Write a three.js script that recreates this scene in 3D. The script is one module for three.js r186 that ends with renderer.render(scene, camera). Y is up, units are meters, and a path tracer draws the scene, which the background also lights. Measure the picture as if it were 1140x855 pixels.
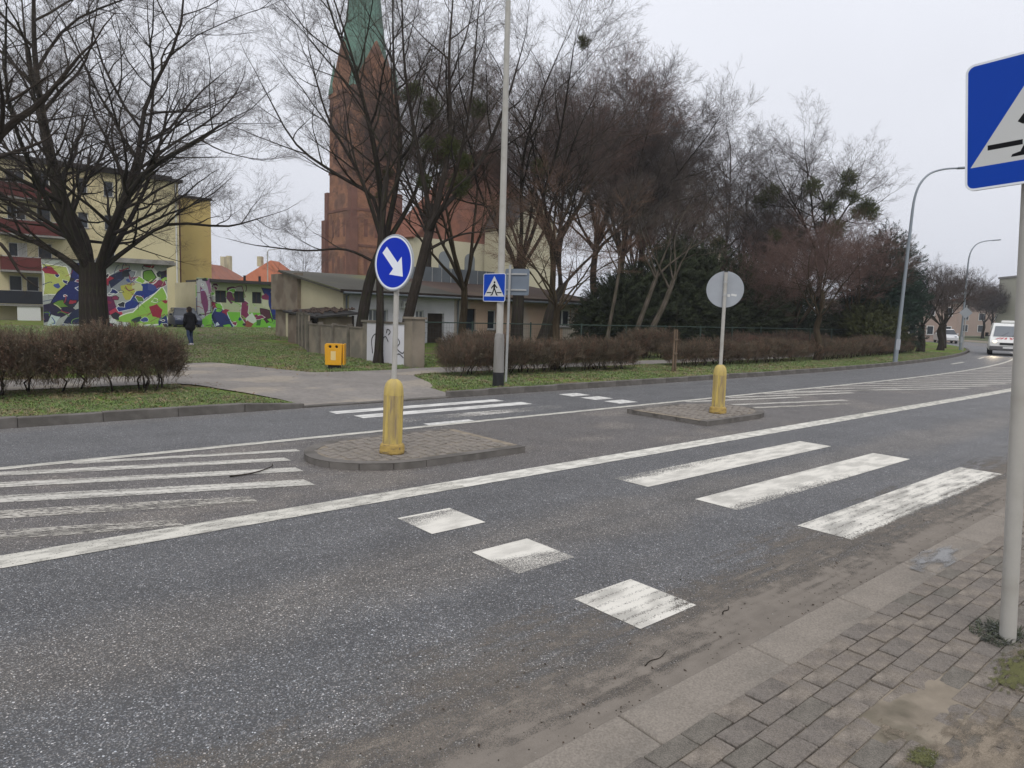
import * as THREE from 'three';
import { MarchingCubes } from 'three/addons/objects/MarchingCubes.js';
import { RoundedBoxGeometry } from 'three/addons/geometries/RoundedBoxGeometry.js';
import { mergeVertices } from 'three/addons/utils/BufferGeometryUtils.js';

// ---------------------------------------------------------------- camera, sky, sun, exposure
const scene = new THREE.Scene();
const camera = new THREE.PerspectiveCamera(57.95, 1024 / 768, 0.1, 2500);
camera.rotation.order = 'YXZ';
camera.position.set(0, 1.683, 0);
camera.rotation.set(THREE.MathUtils.degToRad(-5.76), THREE.MathUtils.degToRad(-40.873), THREE.MathUtils.degToRad(1.686));
const renderer = new THREE.WebGLRenderer({ antialias: true });
renderer.toneMapping = THREE.LinearToneMapping;
renderer.toneMappingExposure = 1.03;
renderer.shadowMap.enabled = true;

const rngOf = (s) => () => { s |= 0; s = s + 0x6D2B79F5 | 0; let t = Math.imul(s ^ s >>> 15, 1 | s); t = t + Math.imul(t ^ t >>> 7, 61 | t) ^ t; return ((t ^ t >>> 14) >>> 0) / 4294967296; };
const hash2 = (x, y, s) => { let h = Math.imul(x | 0, 374761393) + Math.imul(y | 0, 668265263) + Math.imul(s | 0, 974711) | 0; h = Math.imul(h ^ h >>> 13, 1274126177); return ((h ^ h >>> 16) >>> 0) / 4294967296; };
function vnoise(x, y, s = 1, per = 0) {               // value noise, tileable when per > 0
  const xi = Math.floor(x), yi = Math.floor(y), fx = x - xi, fy = y - yi;
  const u = fx * fx * (3 - 2 * fx), v = fy * fy * (3 - 2 * fy);
  const m = per ? (a) => ((a % per) + per) % per : (a) => a;
  const x0 = m(xi), x1 = m(xi + 1), y0 = m(yi), y1 = m(yi + 1);
  const a = hash2(x0, y0, s), b = hash2(x1, y0, s), c = hash2(x0, y1, s), d = hash2(x1, y1, s);
  return a + (b - a) * u + (c - a) * v + (a - b - c + d) * u * v;
}
function fbm(x, y, s = 1, oct = 4, per = 0) { let a = 0, w = 0.5, t = 0; for (let i = 0; i < oct; i++) { a += w * vnoise(x, y, s + i * 17, per); t += w; x *= 2; y *= 2; per *= 2; w *= 0.5; } return a / t; }
const clamp = (x, a = 0, b = 1) => Math.max(a, Math.min(b, x));
const sstep = (a, b, x) => { const t = clamp((x - a) / (b - a)); return t * t * (3 - 2 * t); };
const lerp = (a, b, t) => a + (b - a) * t;

{ // overcast sky: even cloud, a little brighter towards the zenith
  const w = 512, h = 256, d = new Float32Array(w * h * 4);
  for (let j = 0; j < h; j++) for (let i = 0; i < w; i++) {
    const el = (j / (h - 1) - 0.5) * Math.PI, s = Math.max(0, Math.sin(el));
    const az = i / w * Math.PI * 2, cx = Math.cos(az) * Math.cos(el), cz = Math.sin(az) * Math.cos(el);
    const n = fbm(cx / (s + 0.35) * 1.6 + 20, cz / (s + 0.35) * 1.6 + 20, 5, 4) - 0.5;
    const L = (0.735 + 0.42 * s) * (1 + 0.13 * n);
    const k = (j * w + i) * 4;
    d[k] = L * 0.975; d[k + 1] = L * 1.0; d[k + 2] = L * 1.085; d[k + 3] = 1;
  }
  const t = new THREE.DataTexture(d, w, h, THREE.RGBAFormat, THREE.FloatType);
  t.mapping = THREE.EquirectangularReflectionMapping; t.magFilter = THREE.LinearFilter; t.minFilter = THREE.LinearFilter; t.wrapS = THREE.RepeatWrapping; t.needsUpdate = true;
  scene.background = t; scene.environment = t;
}
const sun = new THREE.DirectionalLight(new THREE.Color(1, 0.97, 0.93), 1.25);
sun.position.set(-35, 90, 45); sun.target.position.set(20, 0, -20);
sun.castShadow = true; sun.shadow.radius = 40; sun.shadow.mapSize.set(2048, 2048);
Object.assign(sun.shadow.camera, { left: -120, right: 120, top: 120, bottom: -120, near: 1, far: 400 });
scene.add(sun, sun.target);
scene.fog = new THREE.FogExp2(new THREE.Color(0.74, 0.77, 0.83), 0.0006);

// ---------------------------------------------------------------- helpers
const V3 = (x, y, z) => new THREE.Vector3(x, y, z);
const taken = {};
function numbered(n) { const k = taken[n] = (taken[n] ?? -1) + 1; return k ? n + '_' + String(k).padStart(3, '0') : n; }
function tag(o, label, category, group) { o.userData.label = label; o.userData.category = category; if (group) o.userData.group = group; return o; }
function thing(name, label, category, [x, y, z] = [0, 0, 0], turn = 0, group) {
  const o = new THREE.Group(); o.name = numbered(name); o.position.set(x, y, z); o.rotation.y = turn; scene.add(o);
  return tag(o, label, category, group);
}
function mesh(name, geo, mat, parent = scene, kind) {
  const m = new THREE.Mesh(geo, mat); m.name = parent === scene ? numbered(name) : name; m.castShadow = m.receiveShadow = true;
  if (kind) m.userData.kind = kind; parent.add(m); return m;
}
function copyOf(o, label, x, y, z, turn = 0, scale = 1) {
  const c = o.clone(); c.name = numbered(o.name.replace(/_\d+$/, '')); c.userData = { ...o.userData, label };
  c.position.set(x, y, z); c.rotation.y = turn; c.scale.setScalar(scale); scene.add(c); return c;
}
class MB {                                             // collects pieces of one mesh
  constructor() { this.p = []; this.n = []; this.u = []; this.c = []; this.i = []; }
  geo(g, m, col) {
    const o = this.p.length / 3, P = g.attributes.position, N = g.attributes.normal, U = g.attributes.uv, v = new THREE.Vector3();
    const nm = m ? new THREE.Matrix3().getNormalMatrix(m) : null;
    for (let k = 0; k < P.count; k++) {
      v.fromBufferAttribute(P, k); if (m) v.applyMatrix4(m); this.p.push(v.x, v.y, v.z);
      v.fromBufferAttribute(N, k); if (nm) v.applyMatrix3(nm).normalize(); this.n.push(v.x, v.y, v.z);
      U ? this.u.push(U.getX(k), U.getY(k)) : this.u.push(0, 0);
      if (col) this.c.push(...col);
    }
    if (g.index) for (let k = 0; k < g.index.count; k++) this.i.push(o + g.index.getX(k)); else for (let k = 0; k < P.count; k++) this.i.push(o + k);
    return this;
  }
  box(x, y, z, sx, sy, sz, ry = 0, col) {              // centre and size, uv in metres
    const g = new THREE.BoxGeometry(sx, sy, sz), U = g.attributes.uv, dims = [[sz, sy], [sz, sy], [sx, sz], [sx, sz], [sx, sy], [sx, sy]];
    for (let k = 0; k < 24; k++) { const d = dims[k >> 2]; U.setXY(k, U.getX(k) * d[0] + x * 0.37 + z * 0.21, U.getY(k) * d[1] + y * 0.31); }
    return this.geo(g, new THREE.Matrix4().makeRotationY(ry).setPosition(x, y, z), col);
  }
  cyl(x, y, z, r0, r1, h, seg = 12, m) { const g = new THREE.CylinderGeometry(r1, r0, h, seg); const M = new THREE.Matrix4().makeTranslation(x, y + h / 2, z); return this.geo(g, m ? m.clone().multiply(M) : M); }
  tube(pts, rad, sides, cap = true) {
    const o0 = this.p.length / 3, n = pts.length, T = new THREE.Vector3(), A = new THREE.Vector3(), B = new THREE.Vector3(), v = new THREE.Vector3();
    let len = 0;
    for (let k = 0; k < n; k++) {
      T.subVectors(pts[Math.min(n - 1, k + 1)], pts[Math.max(0, k - 1)]).normalize();
      if (!k) { A.set(1, 0, 0); if (Math.abs(T.x) > 0.85) A.set(0, 0, 1); }
      A.addScaledVector(T, -A.dot(T)).normalize(); B.crossVectors(T, A);
      if (k) len += pts[k].distanceTo(pts[k - 1]);
      for (let s = 0; s <= sides; s++) {
        const a = s / sides * Math.PI * 2, c = Math.cos(a), d = Math.sin(a);
        v.copy(A).multiplyScalar(c).addScaledVector(B, d);
        this.p.push(pts[k].x + v.x * rad[k], pts[k].y + v.y * rad[k], pts[k].z + v.z * rad[k]); this.n.push(v.x, v.y, v.z);
        this.u.push(s / sides * Math.max(0.1, rad[0] * 6.283), len);
      }
    }
    for (let k = 0; k < n - 1; k++) for (let s = 0; s < sides; s++) { const a = o0 + k * (sides + 1) + s, b = a + sides + 1; this.i.push(a, a + 1, b, b, a + 1, b + 1); }
    return this;
  }
  geometry() {
    const g = new THREE.BufferGeometry();
    g.setAttribute('position', new THREE.Float32BufferAttribute(this.p, 3)); g.setAttribute('normal', new THREE.Float32BufferAttribute(this.n, 3)); g.setAttribute('uv', new THREE.Float32BufferAttribute(this.u, 2));
    if (this.c.length) g.setAttribute('color', new THREE.Float32BufferAttribute(this.c, 3));
    g.setIndex(this.i); return g;
  }
  build(name, mat, parent, kind) { return mesh(name, this.geometry(), mat, parent, kind); }
}
function instanced(name, geo, mat, mats, cols, parent, kind = 'stuff') {
  const m = new THREE.InstancedMesh(geo, mat, mats.length); m.name = parent === scene ? numbered(name) : name;
  mats.forEach((a, i) => m.setMatrixAt(i, a)); if (cols) cols.forEach((c, i) => m.setColorAt(i, c));
  m.castShadow = m.receiveShadow = true; m.userData.kind = kind; parent.add(m); return m;
}
function makeTex(w, h, fn, srgb = false) {             // fn -> linear [r,g,b] or [r,g,b,a] in 0..1
  const d = new Uint8Array(w * h * 4), enc = (v) => 255 * (v <= 0.0031308 ? 12.92 * v : 1.055 * Math.pow(v, 1 / 2.4) - 0.055);
  for (let j = 0; j < h; j++) for (let i = 0; i < w; i++) {
    const c = fn(i / w, j / h, i, j), k = (j * w + i) * 4;
    for (let q = 0; q < 3; q++) d[k + q] = clamp(srgb ? enc(clamp(c[q])) : c[q] * 255, 0, 255);
    d[k + 3] = c.length > 3 ? clamp(c[3]) * 255 : 255;
  }
  const t = new THREE.DataTexture(d, w, h); t.wrapS = t.wrapT = THREE.RepeatWrapping; t.magFilter = THREE.LinearFilter; t.minFilter = THREE.LinearMipmapLinearFilter; t.generateMipmaps = true;
  if (srgb) t.colorSpace = THREE.SRGBColorSpace; t.needsUpdate = true; return t;
}
const scaled = (t, s, sy = s) => { const c = t.clone(); c.repeat.set(s, sy); c.needsUpdate = true; return c; };
const lin = (r, g, b) => new THREE.Color().setRGB(r, g, b);
const dull = (o) => new THREE.MeshPhysicalMaterial({ specularIntensity: (o.roughness ?? 1) > 0.65 ? 0.25 : 0.8, ...o });   // rough, porous surfaces have little gloss
const std = (c, rough = 0.85, extra = {}) => dull({ color: Array.isArray(c) ? lin(...c) : c, roughness: rough, ...extra });
const grainBump = [];
// a mottled surface: base colour varied by noise, with its own relief
function mottled(c, { amp = 0.25, freq = 6, size = 256, seed = 1, scale = 1, tint = null, tintAmt = 0.5, rough = 0.9, bump = 0.002, streak = 1, grit = 0.35, extra = {} } = {}) {
  const t = makeTex(size, size, (u, v) => {
    const a = fbm(u * freq, v * freq * streak, seed, 5, freq), g = hash2(u * size, v * size, seed + 9);
    const g2 = grit > 0.35 ? vnoise(u * size / 3, v * size / 3, seed + 6) - 0.5 : 0; let k = 1 + amp * (a - 0.5) * 2 + amp * grit * (g - 0.5 + 1.6 * g2); let r = [c[0] * k, c[1] * k, c[2] * k];
    if (tint) { const m = sstep(0.5, 0.7, fbm(u * freq * 0.5 + 7, v * freq * 0.5 + 3, seed + 40, 5, freq * 0.5)) * tintAmt; r = r.map((x, q) => lerp(x, tint[q] * k, m)); }
    return r;
  }, true);
  const b = grainBump[seed % 2] ??= makeTex(256, 256, (u, v) => { const a = fbm(u * 24, v * 24, seed + 3, 4, 24); return [a, a, a]; });
  return dull({ map: scaled(t, scale), bumpMap: scaled(b, scale), bumpScale: bump, roughness: rough, ...extra });
}
const canvasTex = (w, h, draw) => { const c = document.createElement('canvas'); c.width = w; c.height = h; draw(c.getContext('2d'), w, h); const t = new THREE.CanvasTexture(c); t.colorSpace = THREE.SRGBColorSpace; t.anisotropy = 8; return t; };

// ---------------------------------------------------------------- materials
const M = {
  concrete: mottled([0.25, 0.24, 0.225], { amp: 0.22, freq: 8, seed: 3, tint: [0.16, 0.15, 0.13], tintAmt: 0.5 }),
  kerb: mottled([0.15, 0.138, 0.125], { amp: 0.25, freq: 8, seed: 4, tint: [0.095, 0.087, 0.077], tintAmt: 0.6 }),
  kerbNear: mottled([0.218, 0.192, 0.162], { grit: 1.6, amp: 0.15, freq: 6, seed: 14, size: 512, tint: [0.16, 0.145, 0.125], tintAmt: 0.6, bump: 0.0016 }),
  wallPanel: mottled([0.24, 0.205, 0.16], { amp: 0.3, freq: 4, seed: 5, tint: [0.12, 0.115, 0.095], tintAmt: 0.7, size: 512, scale: 0.5 }),
  wallPost: mottled([0.16, 0.14, 0.115], { amp: 0.3, freq: 6, seed: 6, tint: [0.08, 0.08, 0.06], tintAmt: 0.6 }),
  steel: mottled([0.42, 0.42, 0.41], { amp: 0.15, freq: 6, seed: 7, rough: 0.5, tint: [0.30, 0.28, 0.25], tintAmt: 0.5, bump: 0.0002, extra: { metalness: 0.35 } }),
  postGrey: mottled([0.40, 0.385, 0.35], { amp: 0.12, freq: 5, seed: 8, rough: 0.55, tint: [0.27, 0.25, 0.21], tintAmt: 0.45, bump: 0.0004 }),
  lampBlue: std([0.25, 0.28, 0.31], 0.45, { metalness: 0.3 }),
  signBack: mottled([0.33, 0.35, 0.375], { amp: 0.1, freq: 4, seed: 9, rough: 0.5, bump: 0.0001 }),
  signBackDark: mottled([0.16, 0.19, 0.23], { amp: 0.12, freq: 4, seed: 19, rough: 0.5, bump: 0.0001 }),
  black: std([0.012, 0.012, 0.013], 0.6),
  rubber: std([0.02, 0.02, 0.021], 0.8),
  glass: std([0.03, 0.036, 0.042], 0.08),
  glassPale: std([0.16, 0.175, 0.19], 0.12),
  curtain: std([0.5, 0.49, 0.46], 0.9),
  whiteFrame: std([0.62, 0.62, 0.6], 0.55),
  darkWood: mottled([0.05, 0.038, 0.03], { amp: 0.3, freq: 6, seed: 21 }),
  plasterWhite: mottled([0.68, 0.67, 0.70], { amp: 0.12, freq: 3, seed: 22, size: 512, scale: 0.25, tint: [0.42, 0.41, 0.42], tintAmt: 0.55 }),
  plasterPeach: mottled([0.50, 0.36, 0.27], { amp: 0.16, freq: 3, seed: 23, size: 512, scale: 0.25, tint: [0.50, 0.47, 0.43], tintAmt: 0.75 }),
  plasterCream: mottled([0.52, 0.47, 0.32], { amp: 0.16, freq: 3, seed: 24, size: 512, scale: 0.25, tint: [0.30, 0.25, 0.18], tintAmt: 0.6 }),
  plasterBrown: mottled([0.19, 0.15, 0.115], { amp: 0.3, freq: 4, seed: 25, scale: 0.5, tint: [0.30, 0.26, 0.2], tintAmt: 0.5 }),
  yellow: mottled([0.60, 0.53, 0.33], { amp: 0.1, freq: 4, seed: 26, size: 512, scale: 0.12, tint: [0.50, 0.40, 0.23], tintAmt: 0.5 }),
  ochre: mottled([0.50, 0.38, 0.15], { amp: 0.1, freq: 4, seed: 27, size: 512, scale: 0.12, tint: [0.40, 0.27, 0.09], tintAmt: 0.5 }),
  maroon: mottled([0.12, 0.035, 0.032], { amp: 0.2, freq: 4, seed: 28, scale: 0.3 }),
  charcoal: std([0.022, 0.024, 0.03], 0.7),
  roofDark: mottled([0.055, 0.052, 0.05], { amp: 0.3, freq: 5, seed: 29, scale: 0.4 }),
  roofMoss: mottled([0.095, 0.09, 0.075], { amp: 0.4, freq: 6, seed: 30, scale: 0.35, size: 512, tint: [0.15, 0.155, 0.05], tintAmt: 0.95, bump: 0.02 }),
  roofBrown: mottled([0.085, 0.06, 0.05], { amp: 0.35, freq: 6, seed: 31, scale: 0.5, tint: [0.12, 0.09, 0.06], tintAmt: 0.6 }),
  metalSheet: mottled([0.14, 0.16, 0.175], { amp: 0.2, freq: 4, seed: 32, rough: 0.55, scale: 0.5 }),
  brick: mottled([0.26, 0.13, 0.08], { amp: 0.35, grit: 0.8, freq: 12, seed: 33, size: 512, scale: 0.12, tint: [0.15, 0.085, 0.065], tintAmt: 0.8 }),
  brickDark: mottled([0.17, 0.085, 0.065], { amp: 0.25, freq: 8, seed: 34, scale: 0.2 }),
  churchRoof: mottled([0.24, 0.105, 0.07], { amp: 0.3, freq: 8, seed: 35, size: 512, scale: 0.2, tint: [0.18, 0.09, 0.07], tintAmt: 0.7 }),
  copper: mottled([0.15, 0.255, 0.205], { amp: 0.25, freq: 4, seed: 36, scale: 0.3, tint: [0.10, 0.16, 0.13], tintAmt: 0.6 }),
  creamWall: mottled([0.46, 0.42, 0.31], { amp: 0.12, freq: 4, seed: 37, scale: 0.1 }),
  redTile: mottled([0.36, 0.125, 0.065], { amp: 0.2, freq: 8, seed: 38, scale: 0.25 }),
  greyBlock: mottled([0.42, 0.405, 0.33], { amp: 0.08, freq: 4, seed: 39, scale: 0.1, tint: [0.28, 0.27, 0.21], tintAmt: 0.4 }),
  pinkBlock: mottled([0.31, 0.24, 0.20], { amp: 0.1, freq: 4, seed: 40, scale: 0.1 }),
  stakes: mottled([0.16, 0.115, 0.08], { amp: 0.3, freq: 6, seed: 41, streak: 0.3 }),
  fenceGreen: std([0.028, 0.05, 0.038], 0.6),
  moss: std([0.11, 0.12, 0.025], 0.95),
  skin: std([0.45, 0.28, 0.2], 0.6),
  coat: std([0.012, 0.012, 0.014], 0.85), jeans: mottled([0.045, 0.065, 0.12], { amp: 0.25, freq: 12, seed: 44, scale: 4 }), hair: std([0.03, 0.02, 0.015], 0.7), shoe: std([0.5, 0.46, 0.47], 0.6),
};
// bark: furrowed, with green algae
function bark(c, green, seed) {
  const map = makeTex(256, 256, (u, v) => {
    const r = fbm(u * 10, v * 4, seed, 4, 2), f = Math.abs(fbm(u * 16, v * 4, seed + 5, 3, 4) - 0.5) * 2, m = sstep(0.48, 0.7, fbm(u * 3, v * 2, seed + 8, 4, 1)) * green, k = (0.55 + 0.9 * r) * (0.6 + 0.6 * f);
    return [lerp(c[0], 0.07, m) * k, lerp(c[1], 0.085, m) * k, lerp(c[2], 0.025, m) * k];
  }, true);
  const bm = makeTex(256, 256, (u, v) => { const f = Math.abs(fbm(u * 16, v * 4, seed + 5, 3, 4) - 0.5) * 2; return [f, f, f]; });
  return dull({ map: scaled(map, 1, 0.7), bumpMap: scaled(bm, 1, 0.7), bumpScale: 0.02, roughness: 0.95 });
}
const BK = { dark: bark([0.05, 0.04, 0.034], 0.35, 101), moss: bark([0.062, 0.05, 0.04], 0.8, 111), red: bark([0.075, 0.047, 0.038], 0.25, 121), pale: bark([0.15, 0.125, 0.10], 0.5, 131) };
const TW = { dark: std([0.092, 0.074, 0.066], 0.95), moss: std([0.095, 0.078, 0.06], 0.95), red: std([0.145, 0.095, 0.08], 0.95), pale: std([0.12, 0.10, 0.085], 0.95) };

// ---------------------------------------------------------------- the line of the road (it bends away past x = 20)
const bend = (x) => { const a = Math.max(0, x - 20), b = Math.max(0, x - 55); return -(0.0037 * a * a) - 0.0035 * b * b; };
const Z_NEAR = -1.75, Z_FAR = -11.12;

// asphalt: chippings in dark binder
function asphaltTex() {
  const S = 2048, a = new Float32Array(S * S).fill(0.055), hgt = new Float32Array(S * S).fill(0.25), warm = new Float32Array(S * S), r = rngOf(77);
  for (let k = 0; k < 300000; k++) {
    const cx = r() * S, cy = r() * S, rad = 1.0 + 2.3 * r() * r(), e = 0.6 + 0.8 * r(), an = r() * 3.14, q = r();
    const L = q < 0.6 ? 0.05 + 0.06 * r() : q < 0.93 ? 0.11 + 0.10 * r() : 0.24 + 0.26 * r(), w = (r() - 0.5) * 0.12, ca = Math.cos(an), sa = Math.sin(an), R = Math.ceil(rad * 1.3);
    for (let y = -R; y <= R; y++) for (let x = -R; x <= R; x++) {
      const p = (x * ca + y * sa) / rad, s = (-x * sa + y * ca) / (rad * e); if (p * p + s * s > 1) continue;
      const i = ((cy + y + S | 0) % S) * S + ((cx + x + S | 0) % S); a[i] = L; hgt[i] = 0.5 + 0.5 * r(); warm[i] = w;
    }
  }
  const map = makeTex(S, S, (u, v, i, j) => { const k = j * S + i, l = a[k] * (0.85 + 0.3 * fbm(u * 8, v * 8, 9, 3, 8)); return [l * (1 + warm[k]), l, l * (1.005 - warm[k])]; }, true);
  const B = 1024, bmp = makeTex(B, B, (u, v, i, j) => { const k = (j * 2) * S + i * 2, h = (hgt[k] + hgt[k + 1] + hgt[k + S] + hgt[k + S + 1]) / 4; return [h, h, h]; });
  return [map, bmp];
}
const [aMap, aBmp] = asphaltTex();
const asphalt = new THREE.MeshPhysicalMaterial({ map: aMap, bumpMap: aBmp, bumpScale: 0.005, roughness: 0.6, specularIntensity: 0.6, vertexColors: true });
// grid over [x0,x1] and fractions across the road, colour by what lies on it
function sheet(x0, x1, nx, nz, zOf, yOf, colOf, uvS = 1) {
  const p = [], u = [], c = [], id = [];
  for (let i = 0; i <= nx; i++) for (let j = 0; j <= nz; j++) {
    const x = lerp(x0, x1, i / nx), z = zOf(x, j / nz); p.push(x, yOf(x, z), z); u.push(x * uvS, -z * uvS); if (colOf) c.push(...colOf(x, z));
  }
  for (let i = 0; i < nx; i++) for (let j = 0; j < nz; j++) { const a = i * (nz + 1) + j, b = a + nz + 1; id.push(a, b, a + 1, a + 1, b, b + 1); }
  const g = new THREE.BufferGeometry(); g.setAttribute('position', new THREE.Float32BufferAttribute(p, 3)); g.setAttribute('uv', new THREE.Float32BufferAttribute(u, 2));
  if (colOf) g.setAttribute('color', new THREE.Float32BufferAttribute(c, 3));
  g.setIndex(id); g.computeVertexNormals();
  const N = g.attributes.normal; if (N.getY(0) < 0) { for (let k = 0; k < id.length; k += 3) { const t = id[k]; id[k] = id[k + 1]; id[k + 1] = t; } g.setIndex(id); g.computeVertexNormals(); }
  return g;
}
function roadColour(x, z) {                            // dust and dirt lying on the asphalt, multiplied into the chippings
  const zz = z - bend(x), g = hash2(x * 53 + 1000, z * 53 + 1000, 3), n = fbm(x * 1.1 + 30, z * 1.7 + 60, 4, 5), f = fbm(x * 4 + 9, z * 4 + 80, 8, 4), fs = fbm(x * 0.5 + 9, z * 7 + 80, 18, 4);
  let r = 1.13, gg = 1.12, b = 1.115;
  const mix = (c, t) => { r = lerp(r, c[0], t); gg = lerp(gg, c[1], t); b = lerp(b, c[2], t); };
  const gutter = sstep(-2.75, -2.15, zz + (n - 0.5) * 1.1 + (f - 0.5) * 0.35);
  mix([1.5, 1.38, 1.22], gutter * (0.45 + 0.4 * f));
  mix([1.05, 0.95, 0.84], sstep(0.18, 0.04, Math.abs(zz + 1.9)) * sstep(0.4, 0.65, f) * 0.8);
  mix([1.46, 1.34, 1.2], sstep(0.6, 0.1, Math.abs(zz + 3.75 + (n - 0.5) * 0.5)) * (0.45 + 0.5 * fs)); { const w = 0.86 + 0.28 * fs; r *= w; gg *= w; b *= w; }
  const mid = sstep(-8.6, -8.2, zz) * sstep(-5.3, -5.7, zz);
  mix([1.38, 1.24, 1.12], mid * (0.5 + 0.45 * n));
  mix([1.8, 1.62, 1.42], mid * sstep(0.56, 0.72, n) * 0.7);
  mix([1.35, 1.34, 1.33], sstep(-8.4, -8.9, zz) * (0.2 + 0.5 * fs));
  mix([1.5, 1.38, 1.25], sstep(-10.6, -11.0, zz + (n - .5) * .3) * 0.6);
  const k = 0.93 + 0.14 * g; return [r * k * 1.12, gg * k * 1.12, b * k * 1.12];
}
const road = new THREE.Group(); road.name = 'road'; road.userData.kind = 'structure'; scene.add(road);
{
  const zf = (x, t) => lerp(Z_NEAR - 0.02, Z_FAR + 0.06, t) + bend(x);
  mesh('carriageway', sheet(0, 14, 230, 170, zf, () => 0, roadColour, 0.3), asphalt, road);
  mesh('carriageway', sheet(14, 60, 160, 60, zf, () => 0, roadColour, 0.3), asphalt, road);
  mesh('carriageway', sheet(60, 170, 60, 12, zf, () => 0, roadColour, 0.3), asphalt, road);
  mesh('carriageway', sheet(-60, 0, 140, 50, zf, () => 0, roadColour, 0.3), asphalt, road);
}

// ---------------------------------------------------------------- painted markings (worn road paint, sheets 4 mm up)
function paintMat(w, h, wear, tone = [0.74, 0.73, 0.69], dirt = 0.25, seed = 1, mx = 1, my = 1) {
  const t = makeTex(w, h, (u, v, i, j) => {
    const g = hash2(i, j, seed), g2 = vnoise(u * w / 2.6, v * h / 2.6, seed + 3), n = fbm(u * mx * 2.2, v * my * 6, seed + 5, 5), d = 1 - dirt * sstep(0.3, 0.75, n) - 0.10 * g;
    const a = wear(u, v) + (n - 0.5) * 0.2 + 0.05;                        // 0 sound .. 1 gone
    const s = 0.55 * g2 + 0.45 * g;
    return [tone[0] * d, tone[1] * d * 0.99, tone[2] * d * 0.97, s > a * 0.95 ? 1 : 0];
  }, true);
  t.wrapS = t.wrapT = THREE.ClampToEdgeWrapping;
  return dull({ map: t, roughness: 0.75, transparent: true });
}
function quadMark(name, a, b, c, d, mat, y = 0.004) {   // corners along u then back: a(0,0) b(1,0) c(1,1) d(0,1), [x, z]
  const n = 12, p = [], u = [], id = [];
  for (let i = 0; i <= n; i++) for (let j = 0; j <= 1; j++) {
    const t = i / n, x = lerp(lerp(a[0], b[0], t), lerp(d[0], c[0], t), j), z = lerp(lerp(a[1], b[1], t), lerp(d[1], c[1], t), j);
    p.push(x, y, z + bend(x)); u.push(t, j);
  }
  for (let i = 0; i < n; i++) { const k = i * 2; id.push(k, k + 1, k + 2, k + 2, k + 1, k + 3); }
  const g = new THREE.BufferGeometry(); g.setAttribute('position', new THREE.Float32BufferAttribute(p, 3)); g.setAttribute('uv', new THREE.Float32BufferAttribute(u, 2)); g.setIndex(id); g.computeVertexNormals();
  if (g.attributes.normal.getY(0) < 0) { for (let k = 0; k < id.length; k += 3) { const t = id[k]; id[k] = id[k + 1]; id[k + 1] = t; } g.setIndex(id); g.computeVertexNormals(); }
  return mesh(name, g, mat, road);
}
const rectMark = (name, x0, x1, z0, z1, mat) => quadMark(name, [x0, z0], [x1, z0], [x1, z1], [x0, z1], mat);
// give-way blocks on the near lane: first worn on its far half, second on its near half, third ribbed
rectMark('stop_block', 2.92, 3.44, -4.75, -4.25, paintMat(256, 256, (u, v) => 0.05 + 0.44 * sstep(0.55, 0.2, v + (u - .5) * .25) * sstep(0.02, 0.08, v), [0.68, 0.655, 0.595], 0.25, 11, 1, 1));
rectMark('stop_block', 2.92, 3.44, -3.75, -3.25, paintMat(256, 256, (u, v) => 0.03 + 0.46 * sstep(0.4, 0.62, v - (u - .5) * .2), [0.68, 0.655, 0.595], 0.2, 12, 1, 1));
rectMark('stop_block', 2.92, 3.44, -2.75, -2.25, paintMat(256, 256, (u, v) => 0.04 + 0.3 * Math.pow(0.5 + 0.5 * Math.sin(v * 44), 2) + 0.3 * sstep(0.8, 1, u + v - 0.7), [0.68, 0.655, 0.595], 0.35, 13, 1, 1));
// near zebra
rectMark('zebra_stripe', 5.5, 9.5, -4.68, -4.23, paintMat(1024, 128, (u, v) => 0.04 + 0.6 * sstep(0.55, 0.1, v) * sstep(0.75, 0.05, u), [0.68, 0.655, 0.595], 0.25, 14, 8, 1));
rectMark('zebra_stripe', 5.5, 9.5, -3.68, -3.23, paintMat(1024, 128, (u, v) => 0.03 + 0.5 * sstep(0.55, 0.95, v) * sstep(0.9, 0.2, u), [0.68, 0.655, 0.595], 0.25, 15, 8, 1));
rectMark('zebra_stripe', 5.5, 9.5, -2.68, -2.23, paintMat(1024, 128, (u, v) => 0.04 + 0.26 * Math.pow(0.5 + 0.5 * Math.sin(v * 40), 2) + 0.35 * sstep(0.7, 1, v), [0.68, 0.655, 0.595], 0.4, 16, 8, 1));
// far zebra and far give-way blocks
const farPaint = paintMat(512, 64, () => 0.06, [0.70, 0.69, 0.66], 0.3, 17, 8, 1), farWorn = paintMat(512, 64, (u, v) => 0.55 + 0.2 * Math.sin(u * 9), [0.6, 0.58, 0.54], 0.4, 18, 8, 1);
rectMark('zebra_stripe', 5.1, 8.62, -10.47, -10.18, farPaint); rectMark('zebra_stripe', 5.25, 8.82, -9.9, -9.58, farPaint);
rectMark('zebra_stripe', 5.4, 9.02, -9.26, -8.9, farWorn); rectMark('zebra_stripe', 5.75, 6.6, -8.66, -8.5, farPaint);
for (const z of [-10.5, -9.85, -9.2]) rectMark('stop_block', 10.4, 10.95, z, z + 0.42, farPaint);
// lines
const lineMat = paintMat(1024, 64, () => 0.14, [0.60, 0.58, 0.52], 0.35, 19, 16, 1), lineFresh = paintMat(1024, 64, () => 0.06, [0.68, 0.66, 0.60], 0.3, 20, 16, 1);
for (let x = -20; x < 60; x += 4) {
  const near = x >= 4 && x < 12;
  rectMark('edge_line', x, x + 4, -5.52, -5.25, near ? lineFresh : lineMat);
  rectMark('edge_line', x, x + 4, -8.5, -8.37, lineMat);
}
rectMark('lane_dash', 35.8, 38.6, -9.95, -9.8, lineMat); rectMark('lane_dash', 44, 46.8, -9.95, -9.8, lineMat);
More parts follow.
